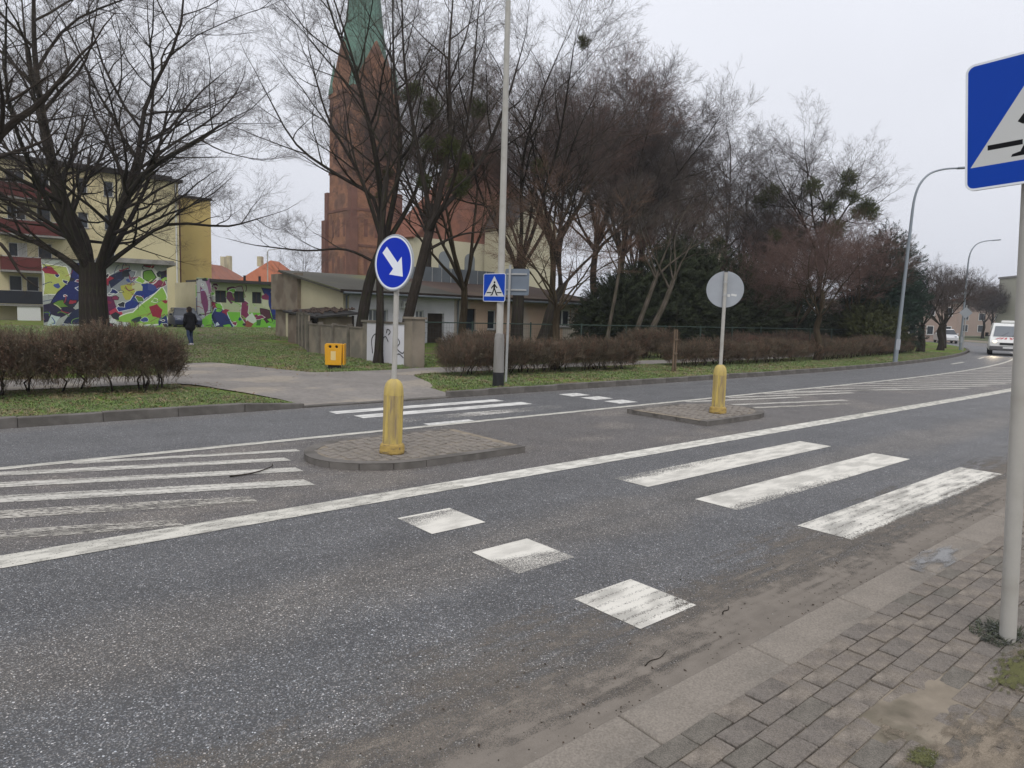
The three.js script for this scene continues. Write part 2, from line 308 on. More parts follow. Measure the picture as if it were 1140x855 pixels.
// hatching before and after the islands
const hatchMat = paintMat(512, 64, (u, v) => 0.18 + 0.3 * Math.abs(v - 0.5), [0.58, 0.56, 0.51], 0.4, 23, 8, 1), hatchWorn = paintMat(512, 64, (u) => 0.2 + 0.3 * u, [0.5, 0.475, 0.425], 0.4, 24, 8, 1);
const hatch = (xa, za, xb, zb, w, m) => quadMark('hatch_stripe', [xa, za - w / 2], [xb, zb - w / 2], [xb, zb + w / 2], [xa, za + w / 2], m);
hatch(1.2, -8.36, 3.4, -7.76, 0.14, hatchMat); hatch(0.0, -8.36, 3.1, -7.36, 0.2, hatchMat); hatch(-1.4, -8.36, 3.0, -6.82, 0.22, hatchMat);
hatch(-2.8, -8.36, 2.85, -6.25, 0.27, hatchMat); hatch(-4.2, -8.36, 2.2, -5.95, 0.27, hatchWorn); hatch(-5.6, -8.36, 1.5, -5.6, 0.25, hatchWorn);
for (let k = 1; k < 5; k++) hatch(-5.6 - k * 1.5, -8.36, 1.6 - k * 1.5, -5.56, 0.22, hatchMat);
for (let k = 0; k < 16; k++) { const x = 11.9 + k * 1.55; hatch(x - (k < 3 ? 0 : 0.6), -8.3, Math.min(x + 5.6, x + 3.2 + k * 0.8), k < 3 ? -7.55 + k * 0.2 : -5.62 - Math.max(0, 8 - k) * 0.12, 0.17, hatchMat); }
hatch(12.1, -7.6, 15.6, -6.7, 0.17, hatchMat); hatch(12.2, -7.1, 15, -6.35, 0.17, hatchWorn);

// ---------------------------------------------------------------- ground beyond the far kerb, paths, near pavement
const groundFar = mottled([0.085, 0.085, 0.045], { amp: 0.35, freq: 6, seed: 50, size: 256, tint: [0.07, 0.10, 0.022], tintAmt: 0.8, scale: 0.11, bump: 0.03 });
mesh('ground', (() => { const g = new THREE.PlaneGeometry(1600, 1600); g.rotateX(-Math.PI / 2); g.translate(0, -0.35, 0); const U = g.attributes.uv; for (let k = 0; k < 4; k++) U.setXY(k, U.getX(k) * 1600, U.getY(k) * 1600); return g; })(), groundFar, scene, 'structure');
const kerbBack = (x) => Z_FAR - 0.16 + bend(x);
function inApron(x, z) { const zz = z - bend(x); return sstep(4.4, 5.2, x) * sstep(9.0, 8.4, x) * sstep(-13.2, -11.2, zz); }
const landY = (x, z) => 0.085 + 0.03 * (fbm(x * 0.7 + 50, z * 0.7 + 200, 61, 3) - 0.5) - 0.085 * inApron(x, z);
const grassTex = makeTex(1024, 1024, (u, v) => {
  const a = fbm(u * 10, v * 10, 62, 5, 10), b = fbm(u * 60, v * 60, 63, 3, 60), d = sstep(0.46, 0.66, fbm(u * 5, v * 5, 64, 5, 5)), g = 0.6 + 0.8 * b;
  const c = [lerp(0.115, 0.17, d), lerp(0.165, 0.135, d), lerp(0.032, 0.07, d)]; const k = g * (0.75 + 0.5 * a); return [c[0] * k, c[1] * k, c[2] * k];
}, true);
const grassBump = makeTex(512, 512, (u, v) => { const b = fbm(u * 80, v * 80, 65, 3, 80); return [b, b, b]; });
const lawnMat = dull({ map: scaled(grassTex, 0.25), bumpMap: scaled(grassBump, 0.25), bumpScale: 0.05, roughness: 1 });
const lawn = new THREE.Group(); lawn.name = 'lawn'; lawn.userData.kind = 'structure'; scene.add(lawn);
mesh('turf', sheet(-10, 62, 180, 110, (x, t) => kerbBack(x) - 75 * t * t, landY, null), lawnMat, lawn);
mesh('turf', sheet(62, 190, 40, 20, (x, t) => kerbBack(x) - 110 * t * t, () => 0.08, null), lawnMat, lawn);
mesh('turf', sheet(-120, -10, 30, 20, (x, t) => kerbBack(x) - 110 * t * t, () => 0.08, null), lawnMat, lawn);
mesh('turf', sheet(-10, 62, 20, 10, (x, t) => kerbBack(x) - 75 - 120 * t, () => 0.08, null), lawnMat, lawn);

const pathTex = makeTex(1024, 1024, (u, v) => {        // small worn paving blocks, too far off to tell apart, under dirt
  const a = fbm(u * 8, v * 8, 70, 5, 8), g = fbm(u * 64, v * 64, 71, 2, 64), s = sstep(0.5, 0.68, fbm(u * 4, v * 4, 72, 5, 4)), k = 0.8 + 0.35 * a + 0.25 * (g - 0.5);
  return [lerp(0.235, 0.30, s) * k, lerp(0.215, 0.265, s) * k, lerp(0.195, 0.22, s) * k];
}, true);
const pathMat = dull({ map: scaled(pathTex, 0.25), bumpMap: scaled(grassBump, 0.5), bumpScale: 0.01, roughness: 0.9 });
const path = new THREE.Group(); path.name = 'footpath'; path.userData.kind = 'structure'; scene.add(path);
function pathStrip(x0, x1, n, za, zb) { mesh('paving', sheet(x0, x1, n, 12, (x, t) => lerp(za(x), zb(x), t), (x, z) => landY(x, z) + 0.022 - 0.012 * inApron(x, z), null), pathMat, path); }
const wob = (x, s) => (fbm(x * 1.3 + 40, s, 74, 3) - 0.5) * 0.5;
pathStrip(-30, 4.0, 60, (x) => -14.75 + wob(x, 1) * 0.3, (x) => -16.7 + wob(x, 2));
// the paved opening between the verges, from the crossing back to the path, running on to the left behind
const apronL = (x) => x < 4.9 ? lerp(-14.6, -11.9, sstep(4.0, 4.9, x)) : Z_FAR - 0.1, apronR = (x) => x < 8.3 ? Z_FAR - 0.1 : lerp(-12.3, -14.75, sstep(8.3, 9.6, x));
pathStrip(4.0, 9.8, 60, (x) => Math.min(apronL(x), apronR(x)), (x) => x < 6.2 ? -16.7 - 3.2 * sstep(4.0, 5.2, x) : lerp(-19.9, -16.1, sstep(6.2, 7.6, x)) + wob(x, 2) * 0.3);
pathStrip(9.8, 62, 120, (x) => -14.95 + bend(x) + wob(x, 1) * 0.3, (x) => -16.35 + bend(x) + wob(x, 2) * 0.5);
// trodden earth track running back past the walker
const earthMat = mottled([0.15, 0.115, 0.085], { amp: 0.25, freq: 6, seed: 51, size: 512, scale: 0.4, tint: [0.10, 0.085, 0.05], tintAmt: 0.6, bump: 0.02 });
{ const t = new MB(); const p = [[5.3, -19.6], [6.0, -22.5], [7.2, -26], [8.4, -30], [10.5, -35], [13.0, -40], [14.3, -47], [14.6, -53.5]]; const cv = new THREE.CatmullRomCurve3(p.map(([x, z]) => V3(x, 0, z)));
  const pos = [], uv = [], id = []; const n = 60;
  for (let i = 0; i <= n; i++) { const q = cv.getPoint(i / n), d = cv.getTangent(i / n), w = 0.75 + 0.35 * fbm(i * 0.3, 5, 52, 3); for (let j = 0; j <= 4; j++) { const s = (j / 4 - 0.5) * 2 * w, x = q.x - d.z * s, z = q.z + d.x * s; pos.push(x, landY(x, z) + 0.016, z); uv.push(x, z); } }
  for (let i = 0; i < n; i++) for (let j = 0; j < 4; j++) { const a = i * 5 + j, b = a + 5; id.push(a, a + 1, b, b, a + 1, b + 1); }
  const g = new THREE.BufferGeometry(); g.setAttribute('position', new THREE.Float32BufferAttribute(pos, 3)); g.setAttribute('uv', new THREE.Float32BufferAttribute(uv, 2)); g.setIndex(id); g.computeVertexNormals(); mesh('earth_track', g, earthMat, path); }

// near pavement: bedding sheet, dropped kerb stones, paving blocks
const pavement = new THREE.Group(); pavement.name = 'pavement'; pavement.userData.kind = 'structure'; scene.add(pavement);
const beddingMat = mottled([0.23, 0.195, 0.15], { amp: 0.3, freq: 8, seed: 53, size: 512, scale: 1.2, tint: [0.10, 0.09, 0.065], tintAmt: 0.6, bump: 0.004 });
mesh('bedding', sheet(-60, 1.0, 60, 4, (x, t) => lerp(-1.5, 6, t), () => 0.028, null), beddingMat, pavement);
mesh('bedding', sheet(1.0, 8.0, 180, 40, (x, t) => lerp(-1.5, 0.2, t), (x, z) => 0.030 + 0.018 * (fbm(x * 5, z * 7 + 60, 57, 3) - 0.45), null), beddingMat, pavement);
mesh('bedding', sheet(1.0, 8.0, 8, 4, (x, t) => lerp(0.2, 6, t), () => 0.028, null), beddingMat, pavement);
mesh('bedding', sheet(8.0, 110, 100, 4, (x, t) => lerp(-1.5, 6, t) + bend(x), () => 0.028, null), beddingMat, pavement);
const rr = rngOf(5);
{
  const kg = new RoundedBoxGeometry(0.995, 0.3, 0.24, 2, 0.014); { const P = kg.attributes.position, U = kg.attributes.uv; for (let k = 0; k < P.count; k++) U.setXY(k, P.getX(k) + 0.3 * P.getY(k), P.getZ(k) + P.getY(k)); }
  for (let i = -14; i < 40; i++) { const x = i + 0.64; const m = mesh('kerb_stone', kg, M.kerbNear, pavement); m.position.set(x, -0.105 + (rr() - 0.5) * 0.006, -1.63 + bend(x)); m.rotation.y = (rr() - 0.5) * 0.006; m.rotation.x = 0.06 + (rr() - 0.5) * 0.01; }
}
const paverMats = [[0.160, 0.141, 0.122], [0.175, 0.153, 0.131], [0.148, 0.131, 0.114], [0.166, 0.144, 0.123], [0.154, 0.139, 0.118]].map((c, i) => mottled(c, { amp: 0.3, grit: 1.3, freq: 10, seed: 54 + i, size: 512, scale: 1.7, tint: i === 4 ? [0.12, 0.125, 0.065] : [0.21, 0.18, 0.145], tintAmt: 0.5, bump: 0.004 }));
const paverGeo = (() => { const g = new RoundedBoxGeometry(0.229, 0.08, 0.0945, 1, 0.005); const P = g.attributes.position, U = g.attributes.uv; for (let k = 0; k < P.count; k++) U.setXY(k, P.getX(k) + 0.2 * P.getY(k), P.getZ(k) + P.getY(k)); return g; })();
const paveY = (x, z) => 0.043 + 0.012 * (fbm(x * 1.6 + 4, z * 2.2 + 40, 58, 3) - 0.5) - 0.012 * Math.exp(-((x - 3.25) ** 2) / 0.12 - ((z + 1.0) ** 2) / 0.03);
{
  const L = 0.2355, W = 0.0995, far = [], r = rngOf(15);
  for (let row = 0; row < 34; row++) {
    const z = -1.463 + row * W, off = (row % 2) * L * 0.5 + (hash2(row, 3, 9) - 0.5) * 0.03;
    for (let i = -30; i < 60; i++) {
      const x = i * L + off, zz = z + bend(x);
      const missing = (x > 3.02 && x < 3.25 && z > -1.0 && z < -0.9) || (x > 2.9 && x < 3.1 && z > -0.92 && z < -0.8);
      const d = x * 0.654 - zz * 0.756, lat = x * 0.756 + zz * 0.654;
      const seen = d > 1.7 && Math.abs(lat) < d * 0.80 && x < 6.6 && z < -0.45 && x > 1.4;
      const y = paveY(x, z), rx = (r() - 0.5) * 0.07, rz = (r() - 0.5) * 0.045, ry = (r() - 0.5) * 0.035, mi = r() * 5 | 0;
      if (missing) continue;
      if (seen) { const m = mesh('paving_block', paverGeo, paverMats[mi], pavement); m.position.set(x + (r() - 0.5) * 0.006, y - 0.04 + (r() - 0.5) * 0.004, zz); m.rotation.set(rx, ry, rz); }
      else far.push(new THREE.Matrix4().compose(V3(x, y - 0.04, zz), new THREE.Quaternion().setFromEuler(new THREE.Euler(rx, ry, rz)), V3(1, 1, 1)));
    }
  }
  instanced('paving_blocks', paverGeo, paverMats[1], far, null, pavement);
}
// washed-in sand lying over and between the blocks
{
  const grainy = (c, seed, ax, ay, fr = 5) => { const t = makeTex(512, 512, (u, v, i, j) => { const q = Math.hypot((u - 0.5) * 2, (v - 0.5) * 2), n = fbm(u * fr, v * fr, seed, 5), g = hash2(i, j, seed + 2), k = (0.6 + 0.5 * fbm(u * 14, v * 14, seed + 4, 4)) * (0.75 + 0.3 * g + 0.45 * vnoise(i / 3, j / 3, seed + 8)); return [c[0] * k, c[1] * k, c[2] * k, (1 - q) * 1.5 + (n - 0.55) * 2.6 > g * 0.9 ? 1 : 0]; }, true); t.wrapS = t.wrapT = THREE.ClampToEdgeWrapping; return t; };
  const lay = (name, cx, cz, rx, rz, y, mat) => { const g = sheet(cx - rx, cx + rx, 40, 30, (x, t) => cz - rz + 2 * rz * t, (x, z) => paveY(x, z) + y + 0.003 * fbm(x * 9, z * 9 + 50, 60, 3), null), U = g.attributes.uv, P = g.attributes.position; for (let k = 0; k < U.count; k++) U.setXY(k, (P.getX(k) - cx + rx) / (2 * rx), (P.getZ(k) - cz + rz) / (2 * rz)); return mesh(name, g, mat, pavement); };
  const sand = dull({ map: grainy([0.215, 0.178, 0.135], 201, 1, 1, 11), roughness: 1, transparent: true });
  lay('sand_patch', 3.0, -0.64, 0.55, 0.24, 0.002, sand); lay('sand_patch', 3.1, -0.97, 0.22, 0.08, 0.002, sand); lay('sand_patch', 4.25, -0.72, 0.55, 0.16, 0.002, sand);
  const mossy = dull({ map: grainy([0.105, 0.105, 0.045], 211, 1, 1, 16), roughness: 1, transparent: true });
  lay('moss_patch', 3.98, -0.78, 0.34, 0.12, 0.004, mossy); lay('moss_patch', 2.85, -0.84, 0.09, 0.05, 0.005, mossy);
  // a thin wet film on the kerb and gutter
  const wet = new THREE.MeshPhysicalMaterial({ map: grainy([0.13, 0.125, 0.115], 221, 1, 1, 4), roughness: 0.12, transparent: true });
  const w = lay('wet_patch', 5.45, -1.62, 0.42, 0.11, 0, wet); { const P = w.geometry.attributes.position; for (let k = 0; k < P.count; k++) P.setY(k, 0.0545 - (P.getZ(k) + 1.63) * 0.06); w.geometry.computeVertexNormals(); }
}
// road dust drifted against the near kerb: fine tan grains lying over the chippings
{
  const W = 2048, t = makeTex(W, 512, (u, v, i, j) => { const g = hash2(i, j, 231), n = fbm(u * 4, v * 2.5, 232, 5, 4), st = fbm(u * 8, v * 26, 234, 4, 8), f = fbm(u * 64, v * 20, 233, 3, 64), k = (0.7 + 0.28 * st + 0.28 * f) * (0.88 + 0.24 * g), d = 1.18 - v * 1.25 + (n - 0.5) * 0.9 + (st - 0.5) * 0.7 + (f - 0.5) * 0.5; return [0.185 * k, 0.162 * k, 0.137 * k, d > 0.2 + g * 0.75 ? 1 : 0]; }, true); t.wrapT = THREE.ClampToEdgeWrapping;
  const g = sheet(-2, 16, 90, 6, (x, q) => lerp(Z_NEAR + 0.005, -2.85, q), () => 0.0022, null), U = g.attributes.uv, P = g.attributes.position; for (let k = 0; k < U.count; k++) U.setXY(k, P.getX(k) / 5, (Z_NEAR - P.getZ(k)) / 1.1); mesh('gutter_dust', g, dull({ map: t, roughness: 1, transparent: true }), road);
}
// far kerb
const kerbF = thing('kerb', 'long grey concrete kerb along the far verge', 'kerb'); delete kerbF.userData.label; delete kerbF.userData.category; kerbF.userData.kind = 'structure';
{
  const kg = new RoundedBoxGeometry(0.996, 0.34, 0.15, 2, 0.012); { const P = kg.attributes.position, U = kg.attributes.uv; for (let k = 0; k < P.count; k++) U.setXY(k, P.getX(k) + P.getZ(k), P.getY(k) + P.getZ(k)); }
  for (let i = -20; i < 62; i++) {
    const x = i + 0.5, s = (bend(x + 0.5) - bend(x - 0.5)), low = (x > 5 && x < 8.5);
    const m = mesh('kerb_stone', kg, M.kerb, kerbF); m.position.set(x, (low ? -0.15 : -0.048) + (rr() - 0.5) * 0.012, Z_FAR - 0.075 + bend(x) - (x < 5 ? 0.06 : 0)); m.rotation.y = -Math.atan(s) + (rr() - 0.5) * 0.012;
    if (x > 4 && x < 5) { m.rotation.z = -0.06; m.position.y -= 0.03; } if (x > 8.5 && x < 9.5) { m.rotation.z = 0.06; m.position.y -= 0.03; }
  }
}

// ---------------------------------------------------------------- traffic islands
function island(label, flip, x0, turn, joined) {
  // plan in own axes: open end at x = 0, round end towards -x, half width 0.82
  const t = thing('traffic_island', label, 'traffic island', [x0, 0, -7.02], turn);
  const out = (o) => { const p = []; const L = 2.42 - o, w = 0.82 - o; p.push([0, -w]); for (let k = 0; k <= 24; k++) { const a = -Math.PI / 2 - k / 24 * Math.PI; p.push([-1.45 + Math.cos(a) * (L - 1.45), -Math.sin(a) * -w]); } p.push([0, w]); return p; };
  const ring = (a, b) => { const s = new THREE.Shape(); a.forEach(([x, y], k) => k ? s.lineTo(x, y) : s.moveTo(x, y)); b.slice().reverse().forEach(([x, y]) => s.lineTo(x, y)); return s; };
  // kerb stones: short pieces of the ring
  const A = out(0), B = out(0.14); const cut = [[0, 1], [1, 4], [4, 7], [7, 10], [10, 13], [13, 16], [16, 19], [19, 22], [22, 25], [25, 26]];
  for (const [i, j] of cut) {
    const g = new THREE.ExtrudeGeometry(ring(A.slice(i, j + 1), B.slice(i, j + 1)), { depth: 0.25, bevelEnabled: true, bevelThickness: 0.012, bevelSize: -0.004, bevelOffset: 0, bevelSegments: 2 }); g.rotateX(-Math.PI / 2); g.translate(0, -0.185, 0);
    mesh('kerb_stone', g, M.kerb, t);
  }
  for (const z of [-0.455, 0, 0.455]) { const e = new RoundedBoxGeometry(0.12, 0.25, 0.45, 2, 0.012); e.translate(-0.062, -0.0515, z); mesh('kerb_stone', e, M.kerb, t); }
  const bed = new THREE.Shape(); B.forEach(([x, y], k) => k ? bed.lineTo(x, y) : bed.moveTo(x, y)); const bg = new THREE.ShapeGeometry(bed); bg.rotateX(-Math.PI / 2); bg.translate(0, 0.074, 0); mesh('bed', bg, beddingMat, t);
  const inside = (x, y) => { const w = 0.67; if (Math.abs(y) > w || x > -0.2) return false; return x > -1.45 || Math.hypot((x + 1.45) / 0.83, y / w) < 1; };
  const r = rngOf(31 + flip), sg = new RoundedBoxGeometry(0.112, 0.07, 0.112, 1, 0.01); { const P = sg.attributes.position, U = sg.attributes.uv; for (let k = 0; k < P.count; k++) U.setXY(k, P.getX(k), P.getZ(k) + P.getY(k)); }
  const mats = [[0.185, 0.165, 0.145], [0.205, 0.182, 0.158], [0.165, 0.148, 0.13]].map((c, i) => mottled(c, { amp: 0.25, freq: 6, seed: 80 + i, scale: 3, tint: [0.27, 0.24, 0.2], tintAmt: 0.4 }));
  const all = new MB();
  for (let i = 0; i < 26; i++) for (let j = -9; j <= 9; j++) {
    const x = -0.06 - i * 0.118, z = j * 0.118 + (i % 2) * 0.05; if (!inside(x - 0.04, z)) continue;
    const m4 = new THREE.Matrix4().compose(V3(x + (r() - 0.5) * 0.015, 0.047 + (r() - 0.5) * 0.012, z + (r() - 0.5) * 0.015), new THREE.Quaternion().setFromEuler(new THREE.Euler((r() - 0.5) * 0.1, (r() - 0.5) * 0.14, (r() - 0.5) * 0.1)), V3(0.9 + r() * 0.12, 1, 0.9 + r() * 0.12));
    if (joined) all.geo(sg, m4); else { const m = mesh('sett', sg, mats[r() * 3 | 0], t); m.applyMatrix4(m4); }
  }
  if (joined) all.build('setts', mats[0], t, 'stuff');
  return t;
}
island('paved traffic island under the blue arrow sign, rounded at its left end', 0, 5.62, 0, false);
island('paved traffic island under the sign turned away, in front of the far hatching', 1, 9.48, Math.PI, true);

// ---------------------------------------------------------------- street furniture
function roundedPlate(w, h, r, d) { const s = new THREE.Shape(), a = -w / 2, b = -h / 2; s.moveTo(a + r, b); s.lineTo(a + w - r, b); s.absarc(a + w - r, b + r, r, -Math.PI / 2, 0); s.lineTo(a + w, b + h - r); s.absarc(a + w - r, b + h - r, r, 0, Math.PI / 2); s.lineTo(a + r, b + h); s.absarc(a + r, b + h - r, r, Math.PI / 2, Math.PI); s.lineTo(a, b + r); s.absarc(a + r, b + r, r, Math.PI, Math.PI * 1.5); return [s, new THREE.ExtrudeGeometry(s, { depth: d, bevelEnabled: false, curveSegments: 8 })]; }
const crossingFace = canvasTex(512, 512, (c, w) => {
  c.fillStyle = '#e3e6ea'; c.fillRect(0, 0, w, w); c.fillStyle = '#0a3fa6'; c.beginPath(); c.roundRect(9, 9, w - 18, w - 18, 26); c.fill();
  c.fillStyle = '#c6c7c5'; c.beginPath(); c.moveTo(256, 42); c.lineTo(492, 418); c.lineTo(20, 418); c.closePath(); c.fill();
  c.fillStyle = '#0c0d10'; c.strokeStyle = '#0c0d10'; c.lineCap = 'butt'; c.lineJoin = 'miter';
  c.fillRect(80, 338, 118, 20); c.fillRect(318, 338, 112, 20);            // crossing line behind the walker
  c.beginPath(); c.arc(262, 160, 21, 0, 7); c.fill();
  c.lineWidth = 44; c.beginPath(); c.moveTo(260, 188); c.lineTo(256, 272); c.stroke();
  c.lineWidth = 24; c.beginPath(); c.moveTo(262, 200); c.lineTo(216, 236); c.lineTo(190, 272); c.stroke();
  c.beginPath(); c.moveTo(262, 200); c.lineTo(304, 242); c.lineTo(328, 262); c.stroke();
  c.lineWidth = 28; c.beginPath(); c.moveTo(254, 262); c.lineTo(232, 332); c.lineTo(204, 388); c.stroke(); c.beginPath(); c.moveTo(222, 376); c.lineTo(216, 400); c.lineTo(160, 400); c.lineTo(164, 390); c.lineTo(196, 382); c.closePath(); c.fill();
  c.beginPath(); c.moveTo(258, 262); c.lineTo(288, 328); c.lineTo(318, 392); c.stroke(); c.fillRect(306, 386, 40, 14);
});
const arrowFace = canvasTex(512, 512, (c, w) => {
  c.fillStyle = '#dfe3ea'; c.fillRect(0, 0, w, w); c.fillStyle = '#0a2fb0'; c.beginPath(); c.arc(256, 256, 238, 0, 7); c.fill();
  c.translate(256, 256); c.rotate(Math.PI / 4); c.fillStyle = '#e6e9ef';
  c.beginPath(); c.moveTo(-180, -42); c.lineTo(40, -42); c.lineTo(40, -118); c.lineTo(190, 0); c.lineTo(40, 118); c.lineTo(40, 42); c.lineTo(-180, 42); c.closePath(); c.fill();
});
const crossingMat = new THREE.MeshPhysicalMaterial({ map: crossingFace, roughness: 0.45, specularIntensity: 0.35 }), arrowMat = new THREE.MeshPhysicalMaterial({ map: arrowFace, roughness: 0.45, specularIntensity: 0.35 });
function squareSign(parent, [x, y, z], turn, backMat = M.signBack) {
  const g = new THREE.Group(); g.name = 'sign_plate'; g.position.set(x, y, z); g.rotation.y = turn; parent.add(g);
  const [s, e] = roundedPlate(0.6, 0.6, 0.04, 0.016); mesh('plate', e, backMat, g);
  const f = new THREE.ShapeGeometry(s, 8), U = f.attributes.uv, P = f.attributes.position; for (let k = 0; k < U.count; k++) U.setXY(k, P.getX(k) / 0.6 + 0.5, P.getY(k) / 0.6 + 0.5); f.translate(0, 0, 0.019); mesh('sign_face', f, crossingMat, g);
  const b = new MB(); b.box(0, 0.18, -0.014, 0.5, 0.035, 0.026); b.box(0, -0.18, -0.014, 0.5, 0.035, 0.026); b.build('rail', M.steel, g);
  return g;
}
function roundSign(parent, [x, y, z], turn, stickers) {
  const g = new THREE.Group(); g.name = 'sign_plate'; g.position.set(x, y, z); g.rotation.y = turn; parent.add(g);
  const d = new THREE.CylinderGeometry(0.3, 0.3, 0.014, 48); d.rotateX(Math.PI / 2); mesh('plate', d, M.signBack, g);
  const rim = new THREE.TorusGeometry(0.3, 0.009, 8, 64); mesh('rim', rim, M.signBack, g);
  const f = new THREE.CircleGeometry(0.292, 48); f.translate(0, 0, 0.0095); mesh('sign_face', f, arrowMat, g);
  if (stickers) { const s = new THREE.PlaneGeometry(0.09, 0.035); s.rotateY(Math.PI); s.rotateZ(0.15); const m = mesh('sticker', s, M.whiteFrame, g); m.position.set(-0.15, -0.09, -0.0095); const m2 = mesh('sticker', new THREE.PlaneGeometry(0.045, 0.045).rotateY(Math.PI), M.whiteFrame, g); m2.position.set(-0.065, -0.1, -0.0095); }
  return g;
}
const bollardMat = (() => {
  const t = makeTex(256, 512, (u, v) => {               // yellow plastic, splashed with road dirt that thickens in drips and specks
    const n = fbm(u * 10, v * 3, 84, 5), sp = hash2(u * 256, v * 512, 85), st = fbm(u * 24, v * 3, 86, 4), m = clamp((sstep(0.42, 0.72, n) * 0.6 + sstep(0.45, 0.75, st) * 0.6) * (v < 0.78 ? 1 : 0.4) + (sp > 0.9 ? 0.3 : 0));
    const base = [0.53, 0.40, 0.11], dirt = [0.27, 0.205, 0.115]; return base.map((c, q) => lerp(c, dirt[q], m));
  }, true);
  return dull({ map: t, roughness: 0.6 });
})();
const bollardFoot = mottled([0.40, 0.28, 0.09], { amp: 0.3, freq: 5, seed: 87, scale: 3, tint: [0.17, 0.13, 0.08], tintAmt: 0.85, rough: 0.7 });
function bollard(label, x, z, signTurn, stickers, lean, poleSide) {
  const t = thing('keep_right_bollard', label, 'traffic bollard', [x, 0.075, z], 0, 'yellow bollards on the traffic islands'); t.rotation.z = lean;
  // fluted body: eight flutes, domed top
  const prof = [[0.112, 0.10], [0.112, 0.13], [0.112, 0.30], [0.113, 0.66], [0.112, 0.68], [0.108, 0.74], [0.095, 0.79], [0.072, 0.825], [0.04, 0.845], [0.001, 0.852]], seg = 64, p = [], u = [], id = [];
  prof.forEach(([r, y], k) => { for (let s = 0; s <= seg; s++) { const a = s / seg * 6.2832, fl = (y > 0.12 && y < 0.67) ? 0.016 * Math.pow(Math.abs(Math.cos(a * 4)), 0.45) : 0.014; const R = Math.max(0.0005, r - 0.016 + fl); p.push(Math.cos(a) * R, y, Math.sin(a) * R); u.push(s / seg, y / 0.85); } });
  for (let k = 0; k < prof.length - 1; k++) for (let s = 0; s < seg; s++) { const a = k * (seg + 1) + s, b = a + seg + 1; id.push(a, b, a + 1, a + 1, b, b + 1); }
  const g = new THREE.BufferGeometry(); g.setAttribute('position', new THREE.Float32BufferAttribute(p, 3)); g.setAttribute('uv', new THREE.Float32BufferAttribute(u, 2)); g.setIndex(id); g.computeVertexNormals(); mesh('body', g, bollardMat, t);
  const f = new THREE.LatheGeometry([[0.001, 0], [0.142, 0], [0.144, 0.02], [0.142, 0.085], [0.132, 0.11], [0.108, 0.122], [0.09, 0.124]].map(([a, b]) => new THREE.Vector2(a, b)), 10); mesh('foot', f, bollardFoot, t);
  new MB().tube([V3(0, 0.8, 0), V3(0, 2.42, 0)], [0.03, 0.03], 14).build('pole', M.postGrey, t);
  const c = new THREE.CylinderGeometry(0.031, 0.031, 0.012, 14); c.translate(0, 2.426, 0); mesh('pole_cap', c, M.rubber, t);
  const n = [Math.sin(signTurn), Math.cos(signTurn)];
  roundSign(t, [n[0] * 0.05, 2.13, n[1] * 0.05], signTurn, stickers);
  const b = new MB(); for (const y of [2.02, 2.24]) b.cyl(0, y, 0, 0.036, 0.036, 0.035, 14); b.build('clamp', M.steel, t);
  return t;
}
bollard('yellow bollard carrying the round blue sign with a white arrow, on an island', 4.05, -6.72, -1.36, false, -0.018);
bollard('yellow bollard carrying a round sign turned away, showing its plain grey back', 10.52, -6.68, 1.99 + 0.15, true, 0.0);

// near crossing sign on its pole
{
  const t = thing('crossing_sign', 'large blue crossing sign on a grey pole, cut by the picture edge, near pavement', 'road sign', [4.33, 0.03, -0.925]);
  t.quaternion.setFromAxisAngle(V3(-0.654, 0, 0.756), 0.052);
  new MB().tube([V3(0, -0.1, 0), V3(0, 3.1, 0)], [0.038, 0.038], 24).build('pole', M.postGrey, t);
  { const p = squareSign(t, [-0.062, 2.685, 0.045], -Math.PI / 2 + 0.05); p.rotation.order = 'YXZ'; p.rotation.z = 0.03; p.scale.setScalar(1.045); }
  const b = new MB(); for (const y of [2.56, 2.92]) b.cyl(0, y, 0, 0.045, 0.045, 0.04, 20); b.build('clamp', M.steel, t);
}
// concrete lamp post with its own crossing sign
{
  const t = thing('street_lamp', 'concrete street lamp with a blue crossing sign, by the far kerb', 'street lamp', [9.69, 0.06, -11.66]); t.rotation.z = 0.002;
  const base = new THREE.LatheGeometry([[0.001, 0], [0.125, 0], [0.125, 0.02], [0.12, 0.34], [0.119, 0.36], [0.11, 1.05], [0.098, 1.17], [0.078, 1.2]].map(([a, b]) => new THREE.Vector2(a, b)), 20); mesh('base_sleeve', base, M.concrete, t);
  const tar = new THREE.CylinderGeometry(0.1235, 0.1275, 0.34, 20, 1, true); tar.translate(0, 0.175, 0); mesh('tar_band', tar, M.black, t);
  new MB().tube([V3(0, 1.1, 0), V3(0, 4.5, 0), V3(0, 8.1, 0)], [0.078, 0.068, 0.055], 16).build('post', M.postGrey, t);
  const arm = new THREE.CatmullRomCurve3([V3(0, 8.0, 0), V3(0, 8.3, 0.02), V3(0.05, 8.75, 0.18), V3(0.15, 9.1, 0.55), V3(0.25, 9.25, 1.1)]).getPoints(16); new MB().tube(arm, arm.map(() => 0.035), 10).build('arm', M.steel, t);
  const h = new THREE.SphereGeometry(0.14, 16, 10); h.scale(1, 0.5, 2.2); h.translate(0.27, 9.24, 1.35); mesh('lamp_head', h, M.steel, t);
  squareSign(t, [-0.11, 2.18, -0.07], -1.35);
  const b = new MB(); for (const y of [2.0, 2.36]) b.cyl(0, y, 0, 0.082, 0.08, 0.04, 16); b.build('clamp', M.steel, t);
}
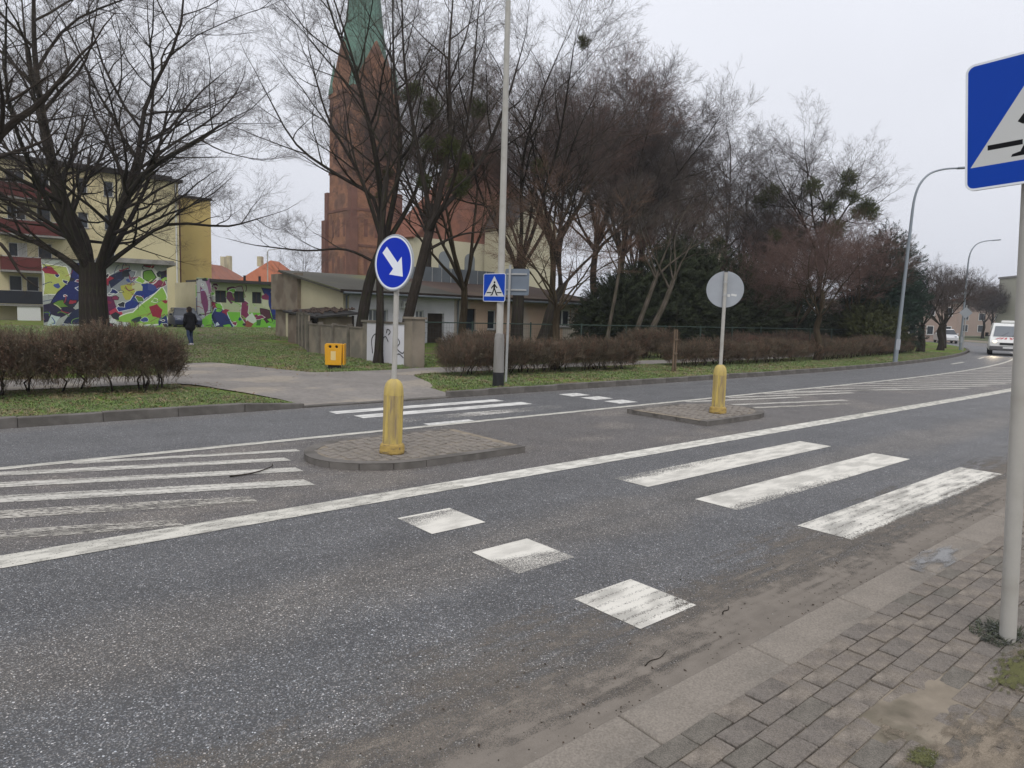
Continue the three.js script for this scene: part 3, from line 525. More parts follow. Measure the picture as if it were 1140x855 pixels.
{ // second post beside it: the sign for the other direction, seen from behind
  const t = thing('crossing_sign', 'thin grey post with a dark square sign seen from behind, beside the lamp', 'road sign', [10.45, 0.06, -12.3]); t.rotation.z = -0.012;
  new MB().tube([V3(0, -0.1, 0), V3(0, 2.75, 0)], [0.03, 0.03], 14).build('pole', M.steel, t);
  squareSign(t, [0.10, 2.36, 0.14], 2.02, M.signBackDark);
}
// blue-grey lamp posts along the verge
function lamp(label, x, z, turn) {
  const t = thing('street_lamp', label, 'street lamp', [x, 0.05, z], turn, 'tall blue-grey lamps along the far verge');
  new MB().tube([V3(0, 0, 0), V3(0, 1.6, 0), V3(0, 1.62, 0), V3(0, 4, 0), V3(0, 7.2, 0)], [0.105, 0.1, 0.085, 0.075, 0.06], 14).build('post', M.lampBlue, t);
  const arm = new THREE.CatmullRomCurve3([V3(0, 7.15, 0), V3(0.03, 7.7, 0), V3(0.18, 8.3, 0), V3(0.55, 8.8, 0), V3(1.15, 9.05, 0), V3(1.9, 9.15, 0)]).getPoints(24); new MB().tube(arm, arm.map((p, i) => 0.058 - i * 0.0008), 12).build('arm', M.lampBlue, t);
  const h = new RoundedBoxGeometry(0.62, 0.09, 0.24, 3, 0.04); h.rotateZ(0.1); h.translate(2.1, 9.17, 0); mesh('lamp_head', h, M.lampBlue, t);
  const d = new THREE.BoxGeometry(0.2, 0.5, 0.012); d.translate(0, 0.9, 0.1); mesh('service_hatch', d, M.signBack, t);
  return t;
}
{ const l = lamp('tall curved street lamp on the verge, nearest of the blue-grey ones', 32.1, -11.85, -0.75); l.rotation.z = -0.03; l.scale.setScalar(0.91); }
lamp('tall curved street lamp farther along the bend, left of the van', 55.8, -16.4, -0.75).scale.setScalar(0.84);
// yellow litter bin
{
  const t = thing('litter_bin', 'yellow litter bin with two round holes on the lawn edge', 'litter bin', [8.5, 0.09, -17.1], -0.62);
  const yel = mottled([0.68, 0.33, 0.012], { amp: 0.1, freq: 4, seed: 88, scale: 2, rough: 0.5, bump: 0.0006 });
  const s = new THREE.Shape(); s.moveTo(-0.2, 0); s.lineTo(0.2, 0); s.lineTo(0.215, 0.5); s.quadraticCurveTo(0.21, 0.545, 0.16, 0.55); s.lineTo(-0.16, 0.55); s.quadraticCurveTo(-0.21, 0.545, -0.215, 0.5); s.closePath();
  for (const x of [-0.085, 0.085]) { const h = new THREE.Path(); h.absarc(x, 0.475, 0.048, 0, 6.2832, true); s.holes.push(h); }
  const g = new THREE.ExtrudeGeometry(s, { depth: 0.03, bevelEnabled: true, bevelSize: 0.012, bevelThickness: 0.012, bevelSegments: 3, curveSegments: 14 }); g.translate(0, 0.12, 0.16); mesh('front', g, yel, t);
  const b = new RoundedBoxGeometry(0.40, 0.54, 0.33, 3, 0.03); b.translate(0, 0.395, -0.02); const body = mesh('body', b, yel, t);
  for (const x of [-0.085, 0.085]) { const h = new THREE.CircleGeometry(0.05, 20); h.translate(x, 0.595, 0.152); mesh('opening', h, M.black, t); }
  const pl = new RoundedBoxGeometry(0.05, 0.56, 0.34, 2, 0.015); pl.translate(0.255, 0.39, -0.02); mesh('side_panel', pl, yel, t);
  const fo = new MB(); fo.box(0, 0.05, 0, 0.3, 0.12, 0.26); fo.build('foot', M.black, t);
  const st = new THREE.PlaneGeometry(0.13, 0.24); st.translate(0, 0.36, 0.204); mesh('sticker', st, std([0.70, 0.52, 0.22], 0.6), t);
}
// round-topped sign on the verge far along, seen among the row of trees
{
  const t = thing('small_road_sign', 'small grey sign on a pole among the far row of trees', 'road sign', [53.6, 0.06, -15.6]);
  new MB().tube([V3(0, 0, 0), V3(0, 3.1, 0)], [0.035, 0.035], 8).build('pole', M.steel, t);
  const [, e] = roundedPlate(0.55, 0.55, 0.05, 0.02); e.rotateZ(Math.PI / 4); e.rotateY(-1.2); e.translate(-0.05, 2.6, 0); mesh('plate', e, M.signBack, t);
}
// stakes for a sapling
{
  const t = thing('tree_stakes', 'pair of wooden stakes tied by crossbars on the verge', 'tree stakes', [17.55, 0.08, -12.75], 0.4);
  for (const [x, l] of [[-0.16, 0.02], [0.17, -0.015]]) new MB().tube([V3(x, -0.1, 0), V3(x + l, 1.28, 0)], [0.032, 0.028], 8).build('stake', M.stakes, t);
  for (const y of [0.98, 0.55]) { const b = new MB(); b.box(0, y, 0.032, 0.38, 0.05, 0.018); b.build('crossbar', M.stakes, t); }
  new MB().tube([V3(0, -0.05, -0.01), V3(0.02, 0.9, -0.01), V3(-0.01, 1.6, 0.01), V3(0.05, 2.1, 0)], [0.014, 0.011, 0.008, 0.003], 5).build('sapling_stem', BK.dark, t);
}

// ---------------------------------------------------------------- vehicles
function wheelInto(parent, x, y, z, r, w, sub = true) {
  const g = new THREE.Group(); g.name = 'wheel'; g.position.set(x, y, z); parent.add(g);
  const p = [[r * 0.62, -w / 2], [r * 0.93, -w / 2], [r, -w * 0.36], [r, w * 0.36], [r * 0.93, w / 2], [r * 0.62, w / 2]]; const t = new THREE.LatheGeometry(p.map(([a, b]) => new THREE.Vector2(a, b)), 24); t.rotateX(Math.PI / 2); mesh('tyre', t, M.rubber, g);
  const c = new THREE.CylinderGeometry(r * 0.63, r * 0.63, w * 0.8, 20); c.rotateX(Math.PI / 2); mesh('rim', c, M.steel, g);
}
function panel(pts, mat, name, parent) { // quad or polygon from 3-D points (flat fan)
  const p = [], id = []; pts.forEach((q) => p.push(...q)); for (let k = 1; k < pts.length - 1; k++) id.push(0, k, k + 1);
  const g = new THREE.BufferGeometry(); g.setAttribute('position', new THREE.Float32BufferAttribute(p, 3)); g.setAttribute('uv', new THREE.Float32BufferAttribute(pts.flatMap((q) => [q[0] + q[2], q[1]]), 2)); g.setIndex(id); g.computeVertexNormals(); return mesh(name, g, mat, parent);
}
// body shell from side profiles: list of [x, y] outlines with a half width at each height
function shell(outline, halfAt, bev = 0.05) {
  const s = new THREE.Shape(); outline.forEach(([x, y], k) => k ? s.lineTo(x, y) : s.moveTo(x, y));
  const g = new THREE.ExtrudeGeometry(s, { depth: 2 - 0, bevelEnabled: true, bevelSize: bev, bevelOffset: -bev, bevelThickness: bev, bevelSegments: 3, steps: 1 }); g.translate(0, 0, -1);
  const P = g.attributes.position; for (let k = 0; k < P.count; k++) { const y = P.getY(k), x = P.getX(k); P.setZ(k, P.getZ(k) / (1 + bev) * halfAt(x, y)); } g.computeVertexNormals(); return g;
}
{ // white van, facing -x, lamps lit
  const t = thing('van', 'white van with red and white chevrons on its bonnet, headlights on, approaching', 'van', [51.3, 0, -12.5], 0.28);
  const white = std([0.72, 0.72, 0.69], 0.35), half = (x, y) => y < 1.1 ? 0.97 : lerp(0.97, 0.80, (y - 1.1) / 0.95);
  // nose at x = 0, tail at x = 5
  mesh('body', shell([[0.06, 0.38], [0.0, 0.55], [0.02, 0.82], [0.12, 0.98], [0.78, 1.16], [1.36, 1.82], [1.55, 1.96], [2.2, 2.03], [4.7, 2.03], [4.98, 1.9], [5.02, 0.5], [4.9, 0.34], [0.3, 0.3]], half, 0.06), white, t);
  panel([[0.755, 1.175, -0.78], [0.755, 1.175, 0.78], [1.345, 1.83, 0.70], [1.345, 1.83, -0.70]], M.glassPale, 'windscreen', t);
  for (const s of [-1, 1]) {
    panel([[0.95, 1.2, s * 0.965], [2.0, 1.2, s * 0.965], [2.0, 1.75, s * 0.873], [1.42, 1.75, s * 0.873]].map(([x, y, z]) => [x, y, z + s * 0.012]), M.glass, 'side_window', t);
    const hl = new THREE.SphereGeometry(0.17, 16, 10); hl.scale(0.35, 0.75, 1); hl.translate(0.07, 0.80, s * 0.70);
    mesh('headlight', hl, new THREE.MeshStandardMaterial({ color: lin(0.8, 0.8, 0.78), emissive: lin(1, 0.82, 0.55), emissiveIntensity: 0.9, roughness: 0.3 }), t);
    const L = new THREE.SpotLight(lin(1, 0.82, 0.58), 14, 45, 0.42, 0.7, 2); L.position.set(-0.06, 0.80, s * 0.70); L.target.position.set(-10, -0.55, s * 0.8); L.castShadow = true; t.add(L, L.target);
    const m = new MB(); m.box(0.98, 1.28, s * 1.12, 0.12, 0.26, 0.18); m.box(1.0, 1.2, s * 1.0, 0.05, 0.05, 0.12); m.build('mirror', M.black, t);
    wheelInto(t, 0.85, 0.33, s * 0.86, 0.33, 0.22); wheelInto(t, 3.95, 0.33, s * 0.86, 0.33, 0.22);
  }
  const bp = new RoundedBoxGeometry(0.2, 0.26, 1.9, 3, 0.05); bp.translate(0.06, 0.46, 0); mesh('bumper', bp, std([0.10, 0.10, 0.105], 0.6), t);
  const gr = new MB(); gr.box(-0.012, 0.73, 0, 0.03, 0.13, 0.86); gr.build('grille', M.black, t);
  const np = new MB(); np.box(-0.055, 0.5, 0, 0.012, 0.11, 0.52); np.build('number_plate', std([0.7, 0.7, 0.68], 0.5), t);
  const red = std([0.42, 0.03, 0.035], 0.5);
  for (const s of [-1, 1]) for (const k of [0.1, 0.34, 0.58]) panel([[0.165, 1.005, s * k], [0.165, 1.005, s * (k + 0.12)], [0.55, 1.112, s * (k * 0.55 + 0.08)], [0.55, 1.112, s * (k * 0.55)]].map(([x, y, z]) => [x, y + 0.008, z]), red, 'chevron', t);
  const rb = new RoundedBoxGeometry(0.6, 0.16, 0.8, 3, 0.06); rb.translate(2.3, 2.11, 0); mesh('roof_unit', rb, white, t);
  const wp = new MB(); for (const s of [-0.35, 0.2]) wp.tube([V3(0.77, 1.2, s), V3(0.98, 1.44, s + 0.35)], [0.012, 0.008], 5); wp.build('wiper', M.black, t);
}
function car(label, x, z, turn, colour, group) {
  const t = thing('parked_car', label, 'car', [x, 0.0, z], turn, group); const paint = new THREE.MeshPhysicalMaterial({ color: lin(...colour), roughness: 0.35, clearcoat: 0.6, clearcoatRoughness: 0.1 });
  const half = (px, y) => y < 0.9 ? 0.86 : lerp(0.86, 0.62, (y - 0.9) / 0.55);
  mesh('body', shell([[0.02, 0.35], [0.0, 0.6], [0.1, 0.74], [0.95, 0.88], [1.0, 0.9], [3.85, 0.92], [4.02, 0.78], [4.05, 0.4], [3.9, 0.26], [0.2, 0.26]], half, 0.06), paint, t);
  mesh('cabin', shell([[0.98, 0.87], [1.68, 1.36], [2.0, 1.44], [3.2, 1.43], [3.55, 1.3], [3.9, 0.9]], half, 0.05), M.glass, t);
  const rf = shell([[1.72, 1.385], [2.0, 1.455], [3.2, 1.445], [3.5, 1.34], [3.2, 1.36], [2.0, 1.37]], (a, y) => half(a, y) * 1.03, 0.02); mesh('roof', rf, paint, t);
  for (const s of [-1, 1]) {
    wheelInto(t, 0.78, 0.3, s * 0.76, 0.3, 0.19); wheelInto(t, 3.25, 0.3, s * 0.76, 0.3, 0.19);
    const h = new THREE.SphereGeometry(0.12, 12, 8); h.scale(0.5, 0.7, 1.3); h.translate(0.08, 0.66, s * 0.6); mesh('headlight', h, M.glassPale, t);
    const p = new MB(); p.box(2.2, 1.15, s * 0.745, 0.06, 0.5, 0.03); p.build('pillar', paint, t);
    const m = new MB(); m.box(1.35, 0.98, s * 0.95, 0.12, 0.13, 0.14); m.build('mirror', paint, t);
  }
  return t;
}
car('dark blue car parked between the two graffiti buildings', 14.35, -50.6, Math.PI / 2 - 0.12, [0.012, 0.02, 0.05]);
car('white car parked far down the street beyond the bend', 80, -24.6, 0.45, [0.6, 0.6, 0.6], 'cars far down the street');
car('black car between the distant pale cars', 87.5, -28.6, 0.55, [0.02, 0.02, 0.025], 'cars far down the street');
car('silver car farthest down the street beside the van', 95, -34, 0.6, [0.45, 0.46, 0.47], 'cars far down the street');

// ---------------------------------------------------------------- buildings
// a wall with real openings; holes are [x0, y0, w, h] from the wall's lower left corner
function wallWithHoles(w, h, d, holes, mat, parent, name = 'wall') {
  const s = new THREE.Shape(); s.moveTo(0, 0); s.lineTo(w, 0); s.lineTo(w, h); s.lineTo(0, h); s.closePath();
  for (const [x, y, a, b] of holes) { const p = new THREE.Path(); p.moveTo(x, y); p.lineTo(x, y + b); p.lineTo(x + a, y + b); p.lineTo(x + a, y); p.closePath(); s.holes.push(p); }
  const g = new THREE.ExtrudeGeometry(s, { depth: d, bevelEnabled: false }); g.translate(0, 0, -d); return mesh(name, g, mat, parent);
}
function windowIn(parent, x, y, w, h, { frame = M.whiteFrame, pane = M.glass, depth = 0.14, bars = 1, sill = true, t = 0.06 } = {}) {
  const g = new THREE.Group(); g.name = 'window'; g.position.set(x, y, -depth); parent.add(g);
  const f = new MB(); f.box(t / 2, h / 2, 0, t, h, 0.07); f.box(w - t / 2, h / 2, 0, t, h, 0.07); f.box(w / 2, t / 2, 0, w - 2 * t, t, 0.066); f.box(w / 2, h - t / 2, 0, w - 2 * t, t, 0.066);
  for (let k = 1; k <= bars; k++) f.box(w * k / (bars + 1), h / 2, 0.002, t, h - 2 * t, 0.06); f.build('frame', frame, g);
  const n = bars + 1; for (let k = 0; k < n; k++) { const p = new THREE.PlaneGeometry(w / n - 0.01, h - 0.02); p.translate(w * (k + 0.5) / n, h / 2, -0.01); mesh('pane', p, Array.isArray(pane) ? pane[k % pane.length] : pane, g); }
  if (sill) { const s = new MB(); s.box(w / 2, -0.025, depth / 2 + 0.03, w + 0.12, 0.05, depth + 0.08); s.build('sill', M.concrete, g); }
  return g;
}
{ // yellow flats behind the big tree: front at z = -67, x -14 .. 18.3
  const t = thing('apartment_block', 'yellow apartment block with dark red balconies behind the big bare tree', 'building', [-14, 0, -67]);
  const holes = [], W = 32.3, H = 12.35, fl = [1.2, 4.15, 6.95, 9.7];
  const put = (x, y, w, h) => holes.push([x, y, w, h]);
  for (const y of fl.slice(1)) { put(26.5, y + 0.75, 0.75, 1.25); put(24.6, y + 0.75, 0.75, 1.25); }
  for (const bx of [1.5, 10.5, 19.6]) for (const y of fl.slice(1)) { put(bx + 0.3, y + 0.55, 1.2, 1.4); put(bx + 2.2, y, 0.95, 2.05); }
  for (const bx of [4, 13]) put(bx, 1.7, 1.2, 1.3); put(19.85, 2.35, 0.85, 1.2); put(20.95, 2.35, 0.85, 1.2); put(22.1, 2.35, 0.7, 1.2);
  wallWithHoles(W, H, 0.35, holes, M.yellow, t);
  const core = new MB(); core.box(W / 2, H / 2, -6.2, W - 0.05, H - 0.02, 11.3); core.build('side_walls', M.yellow, t);
  holes.forEach(([x, y, w, h], k) => windowIn(t, x, y, w, h, { bars: w > 1 ? 1 : 0, pane: k % 3 ? M.glass : [M.glass, M.curtain], sill: h < 1.5, depth: 0.2 }));
  const rf = new MB(); rf.box(W / 2, H + 0.12, -5.8, W + 0.6, 0.24, 12.4); rf.box(W / 2 - 0.2, H + 0.36, -5.8, W - 0.6, 0.22, 11.6); rf.build('roof', M.roofDark, t);
  for (const bx of [1.2, 10.2, 19.3]) for (const y of fl.slice(1)) {
    const b = new THREE.Group(); b.name = 'balcony'; b.position.set(bx, y - 0.3, 0); t.add(b);
    const sl = new MB(); sl.box(2.15, 0, 0.7, 4.3, 0.16, 1.4); sl.build('slab', M.concrete, b);
    const pa = new MB(); pa.box(2.15, 0.58, 1.38, 4.3, 1.0, 0.06); pa.box(0.03, 0.58, 0.69, 0.06, 1.0, 1.3); pa.box(4.27, 0.58, 0.69, 0.06, 1.0, 1.3); pa.build('parapet', M.maroon, b);
    const rl = new MB(); rl.box(2.15, 1.12, 1.38, 4.34, 0.05, 0.08); rl.build('handrail', M.steel, b);
  }
  const gb = new THREE.Group(); gb.name = 'ground_terrace'; gb.position.set(17.5, 1.25, 0); t.add(gb);
  const d = new MB(); d.box(2.6, 0.6, 1.5, 5.2, 1.0, 0.1); d.build('parapet', M.charcoal, gb); const ds = new MB(); ds.box(2.6, 0, 0.75, 5.2, 0.14, 1.5); ds.build('slab', M.concrete, gb);
  const wb = new MB(); wb.box(3.4, -0.68, 1.35, 1.5, 1.2, 0.12); wb.build('white_board', M.whiteFrame, gb);
  new MB().tube([V3(32.05, 0, 0.08), V3(32.05, 12.2, 0.08)], [0.06, 0.06], 8).build('drainpipe', M.whiteFrame, t);
}
{ // deeper coloured wing to its right
  const t = thing('ochre_wing', 'deep ochre wing of flats right of the pale yellow block', 'building', [19.3, 0, -71]);
  const b = new MB(); b.box(1.5, 5.85, -4, 3.0, 11.7, 8); b.build('wall', M.ochre, t);
  const r = new MB(); r.box(1.5, 11.8, -4, 3.25, 0.2, 8.3); r.build('roof', M.roofDark, t);
  const hd = new THREE.Group(); t.add(hd); hd.name = 'window'; hd.position.set(0.35, 1.2, 0.0); const p = new MB(); p.box(0.2, 0.6, 0.02, 0.4, 1.2, 0.06); p.build('frame', M.black, hd);
  new MB().tube([V3(0.15, 0, 0.08), V3(0.15, 11.6, 0.08)], [0.06, 0.06], 8).build('drainpipe', M.brickDark, t);
}
// sprayed murals: flat print on the two low buildings
function blobPath(c, pts) { c.beginPath(); const n = pts.length; for (let k = 0; k < n; k++) { const a = pts[k], b = pts[(k + 1) % n], mx = (a[0] + b[0]) / 2 + (hash2(a[0], b[1], 3) - .5) * 0.35 * (b[1] - a[1]), my = (a[1] + b[1]) / 2 + (hash2(a[1], b[0], 4) - .5) * 0.35 * (b[0] - a[0]); if (!k) c.moveTo(a[0], a[1]); c.quadraticCurveTo(mx, my, b[0], b[1]); } c.closePath(); }
function paintBlob(c, pts, fill, edge = null, w = 8) { blobPath(c, pts); c.fillStyle = fill; c.fill(); if (edge) { c.strokeStyle = edge; c.lineWidth = w; c.stroke(); } }
function speckle(c, w, h, seed) { const r = rngOf(seed); for (let k = 0; k < 2600; k++) { c.fillStyle = r() < 0.5 ? 'rgba(20,20,20,0.10)' : 'rgba(235,235,225,0.10)'; c.fillRect(r() * w, r() * h, 1 + r() * 5, 1 + r() * 9); } }
function scribble(c, w, h, seed, n, cols) { const r = rngOf(seed); for (let k = 0; k < n; k++) { const x = r() * w, y = r() * h, a = r() * 6.28, q = 10 + r() * 42, pts = []; for (let i = 0; i < 7; i++) { const b = a + i / 7 * 6.28, rr = q * (0.35 + 0.9 * r()); pts.push([x + Math.cos(b) * rr * 1.3, y + Math.sin(b) * rr]); } paintBlob(c, pts, cols[r() * cols.length | 0], r() < 0.5 ? ['#14161c', '#dfe2da'][r() * 2 | 0] : null, 3 + r() * 4); } for (let k = 0; k < n * 1.5; k++) { c.strokeStyle = cols[r() * cols.length | 0]; c.lineWidth = 2 + r() * 7; let x = r() * w, y = r() * h; c.beginPath(); c.moveTo(x, y); c.quadraticCurveTo(x + (r() - .5) * 160, y + (r() - .5) * 160, x + (r() - .5) * 220, y + (r() - .5) * 160); c.stroke(); } }
const mural1 = canvasTex(1024, 640, (c, w, h) => {
  c.fillStyle = '#9a9f98'; c.fillRect(0, 0, w, h);
  paintBlob(c, [[0, 40], [190, 60], [230, 210], [90, 330], [0, 340]], '#a9b160', '#d7d8d0');
  paintBlob(c, [[230, 30], [400, 20], [470, 260], [300, 330], [210, 470], [40, 480], [120, 300], [210, 200]], '#16225c', '#0b0f24');
  paintBlob(c, [[0, 430], [180, 360], [250, 470], [110, 560], [0, 600]], '#1d1733');
  paintBlob(c, [[330, 480], [470, 330], [480, 640], [270, 640]], '#7fb53a', '#d8ddd0');
  paintBlob(c, [[230, 480], [350, 440], [330, 600], [150, 600]], '#14203f'); paintBlob(c, [[20, 640], [60, 520], [130, 540], [80, 640]], '#b5c3bd');
  paintBlob(c, [[310, 240], [430, 190], [440, 330], [380, 440], [290, 410]], '#a3213c', '#6e1730'); paintBlob(c, [[350, 190], [430, 170], [440, 220], [360, 230]], '#b98a6a');
  paintBlob(c, [[480, 160], [620, 60], [760, 70], [700, 240], [520, 330]], '#7d8388', '#c9cbc9'); paintBlob(c, [[500, 150], [640, 70], [720, 60], [650, 150], [540, 250]], '#1c2340');
  paintBlob(c, [[620, 220], [720, 180], [760, 330], [660, 360]], '#a8a648'); paintBlob(c, [[480, 330], [560, 330], [600, 470], [500, 520]], '#5f1c46'); paintBlob(c, [[520, 480], [620, 420], [640, 520], [560, 560]], '#a9304a');
  paintBlob(c, [[580, 440], [700, 360], [800, 190], [1010, 120], [960, 250], [840, 330], [740, 440], [600, 480]], '#17307a', '#c6ccd4', 6);
  paintBlob(c, [[800, 60], [900, 20], [960, 110], [900, 200], [810, 170]], '#c9cbc2'); paintBlob(c, [[820, 70], [890, 50], [930, 120], [880, 180], [820, 150]], '#5f8c2c', '#24331a');
  paintBlob(c, [[560, 560], [720, 480], [860, 340], [980, 210], [1024, 330], [1000, 600], [700, 640], [560, 640]], '#86b347', '#dfe3dc', 9);
  paintBlob(c, [[860, 420], [930, 390], [980, 450], [960, 540], [890, 520]], '#8f2336'); paintBlob(c, [[700, 560], [790, 520], [800, 560], [730, 590]], '#223a3c'); paintBlob(c, [[940, 560], [1010, 500], [1024, 640], [950, 640]], '#1a2c63');
  paintBlob(c, [[500, 640], [540, 540], [600, 580], [700, 590], [660, 640]], '#c5cac6'); paintBlob(c, [[960, 60], [1024, 40], [1024, 150], [980, 150]], '#3a1a22');
  scribble(c, w, h, 301, 46, ['#16225c', '#7d2a4a', '#86b347', '#5b7f2c', '#3a4a86', '#8f2336', '#b7bb8e', '#20242e']); speckle(c, w, h, 3);
});
const mural2 = canvasTex(1024, 512, (c, w, h) => {
  c.fillStyle = '#a9b28e'; c.fillRect(0, 0, w, h); c.fillStyle = '#6fb63a'; c.fillRect(0, 330, w, 190);
  paintBlob(c, [[0, 20], [90, 10], [120, 300], [80, 512], [0, 512]], '#a7a9a8', '#23252b', 6); paintBlob(c, [[20, 90], [70, 150], [90, 330], [60, 420], [30, 260]], '#70365e'); paintBlob(c, [[60, 20], [130, 0], [150, 120], [100, 170]], '#8a5c7c');
  paintBlob(c, [[130, 20], [220, 150], [300, 330], [250, 340], [150, 180]], '#b7c2a0', '#e3e6da'); paintBlob(c, [[110, 200], [230, 240], [290, 310], [200, 320]], '#8d2340', '#1d2038');
  paintBlob(c, [[200, 290], [330, 310], [430, 512], [210, 512], [150, 380]], '#1f2d66', '#b5cbe0', 9); paintBlob(c, [[60, 400], [120, 360], [150, 512], [50, 512]], '#7cc043');
  paintBlob(c, [[340, 60], [430, 40], [470, 170], [390, 240], [330, 170]], '#54293f'); paintBlob(c, [[420, 60], [520, 30], [560, 150], [500, 200], [440, 150]], '#a9aa9f', '#6d2a49');
  paintBlob(c, [[520, 180], [600, 220], [590, 330], [660, 420], [560, 480], [500, 380]], '#7a2a50', '#c9cfc5'); paintBlob(c, [[560, 400], [640, 330], [700, 430], [600, 500]], '#c3cfc0'); paintBlob(c, [[580, 420], [660, 460], [620, 510], [540, 490]], '#8a4b3c');
  paintBlob(c, [[740, 280], [860, 300], [900, 420], [820, 450], [760, 380]], '#4a2230', '#1c1014'); paintBlob(c, [[760, 40], [1024, 20], [1024, 440], [900, 400], [840, 220]], '#1b2f78', '#101b3c'); paintBlob(c, [[760, 90], [850, 140], [860, 280], [770, 250]], '#b9bd9f');
  paintBlob(c, [[690, 400], [760, 380], [740, 480], [690, 480]], '#3a6b2c'); scribble(c, w, h, 302, 30, ['#1f2d66', '#7a2a50', '#6fb63a', '#54293f', '#b5cbe0', '#8d2340', '#a7a9a8', '#23252b']); speckle(c, w, h, 4);
});
{ // big graffiti building
  const t = thing('graffiti_building', 'low flat-roofed building covered in lime and blue graffiti behind the big tree', 'building', [6.2, 0, -52], -0.14);
  const b = new MB(); b.box(3.5, 2.12, -2.5, 7.0, 4.24, 5); b.build('wall', M.plasterWhite, t);
  const f = new THREE.PlaneGeometry(6.98, 4.2); f.translate(3.5, 2.12, 0.006); mesh('mural', f, new THREE.MeshStandardMaterial({ map: mural1, roughness: 0.8 }), t);
  const r = new MB(); r.box(5.2, 4.36, -2.4, 4.6, 0.2, 5.8); r.box(5.2, 4.51, -2.4, 4.4, 0.1, 5.6); r.build('roof_slab', M.concrete, t); const r2 = new MB(); r2.box(1.4, 4.28, -2.5, 2.85, 0.08, 5.1); r2.build('roof_edge', M.roofDark, t);
}
{ // graffiti garage
  const t = thing('graffiti_garage', 'long low garage with green graffiti and a row of dark windows', 'building', [15.9, 0, -54]);
  const holes = [[1.3, 1.9, 0.8, 0.9], [2.7, 1.95, 0.75, 0.85], [4.05, 1.92, 0.72, 0.88], [5.5, 1.95, 0.75, 0.88]];
  const wall = wallWithHoles(6.45, 3.4, 0.25, holes, null, t), U = wall.geometry.attributes.uv; wall.material = new THREE.MeshStandardMaterial({ map: mural2, roughness: 0.8 }); for (let k = 0; k < U.count; k++) U.setXY(k, U.getX(k) / 6.45, U.getY(k) / 3.4);
  const b = new MB(); b.box(3.22, 1.68, -3, 6.4, 3.36, 5.4); b.build('side_walls', M.plasterCream, t);
  for (const [x, y, w, h] of holes) windowIn(t, x, y, w, h, { frame: M.darkWood, bars: 1, sill: false });
  const p = new MB(); p.box(0.45, 1.83, 0.16, 0.95, 3.66, 0.3); const pw = p.build('end_pier', new THREE.MeshStandardMaterial({ map: mural2, roughness: 0.8 }), t); { const q = pw.geometry.attributes.uv, P = pw.geometry.attributes.position; for (let k = 0; k < q.count; k++) q.setXY(k, P.getX(k) / 7.5, P.getY(k) / 3.7); }
  const r = new MB(); r.box(3.75, 3.5, -2.5, 5.9, 0.22, 6.1); r.build('roof_slab', M.roofDark, t);
  for (const x of [4.2, 5.4]) new MB().tube([V3(x, 3.6, -2), V3(x, 4.1, -2)], [0.1, 0.1], 8).build('vent_pipe', M.charcoal, t);
  const dp = new MB(); dp.box(7.0, 1.6, -1, 1.2, 3.2, 2); dp.build('cream_annex', M.plasterCream, t);
}
// houses far behind the garage
function tiledHouse(label, x, z, turn, w, d, eave, ridge, wallMat, chim, tiles = M.redTile) {
  const t = thing('tiled_house', label, 'building', [x, 0, z], turn);
  const b = new MB(); b.box(0, eave / 2, 0, w, eave, d); b.build('wall', wallMat, t);
  const a = w / 2 + 0.4, c = d / 2 + 0.4, rl = Math.max(0.4, w / 2 - d / 2 * 0.8), P = [[-a, eave, c], [a, eave, c], [a, eave, -c], [-a, eave, -c], [-rl, ridge, 0], [rl, ridge, 0]];
  const g = new THREE.BufferGeometry(); const tri = [0, 1, 5, 0, 5, 4, 1, 2, 5, 2, 3, 4, 2, 4, 5, 3, 0, 4], pp = [], uu = []; tri.forEach((k) => { pp.push(...P[k]); uu.push(P[k][0] + P[k][2] * 0.5, P[k][1] + P[k][2]); }); g.setAttribute('position', new THREE.Float32BufferAttribute(pp, 3)); g.setAttribute('uv', new THREE.Float32BufferAttribute(uu, 2)); g.computeVertexNormals(); const roof = mesh('roof', g, tiles, t);
  for (const [cx, cz, h] of chim) { const m = new MB(); m.box(cx, ridge - 0.5 + h / 2, cz, 0.9, h + 1, 0.7); m.build('chimney', M.plasterCream, roof); }
  for (const k of [-1, 1]) windowIn(t, k * w * 0.22 - 0.5, eave - 1.9, 1, 1.3, { depth: -0.05, sill: false });
  return t;
}
tiledHouse('house with a bright orange-red hipped roof beyond the graffiti garage', 45.5, -113, 0.75, 9.5, 8, 5.3, 9.2, M.creamWall, [[-1, -2, 0.6]]);
tiledHouse('house with a duller red roof and pale chimneys, left of the orange-red one', 40, -125, 0.75, 11, 8, 5.6, 8.6, M.plasterCream, [[2.5, 0, 1.6], [4.4, 0, 1.9], [-3, 0, 0.8]], M.churchRoof);
{ const t = thing('street_lamp', 'distant thin street lamp above the orange-red roof', 'street lamp', [39.6, 0, -101]); new MB().tube([V3(0, 0, 0), V3(0, 9.6, 0), V3(0.1, 9.9, 0.08), V3(1.6, 10.2, 1.2)], [0.11, 0.08, 0.06, 0.05], 8).build('post', M.postGrey, t); const h = new RoundedBoxGeometry(0.7, 0.14, 0.3, 2, 0.05); h.rotateY(-0.65); h.translate(1.8, 10.2, 1.35); mesh('lamp_head', h, M.postGrey, t); }

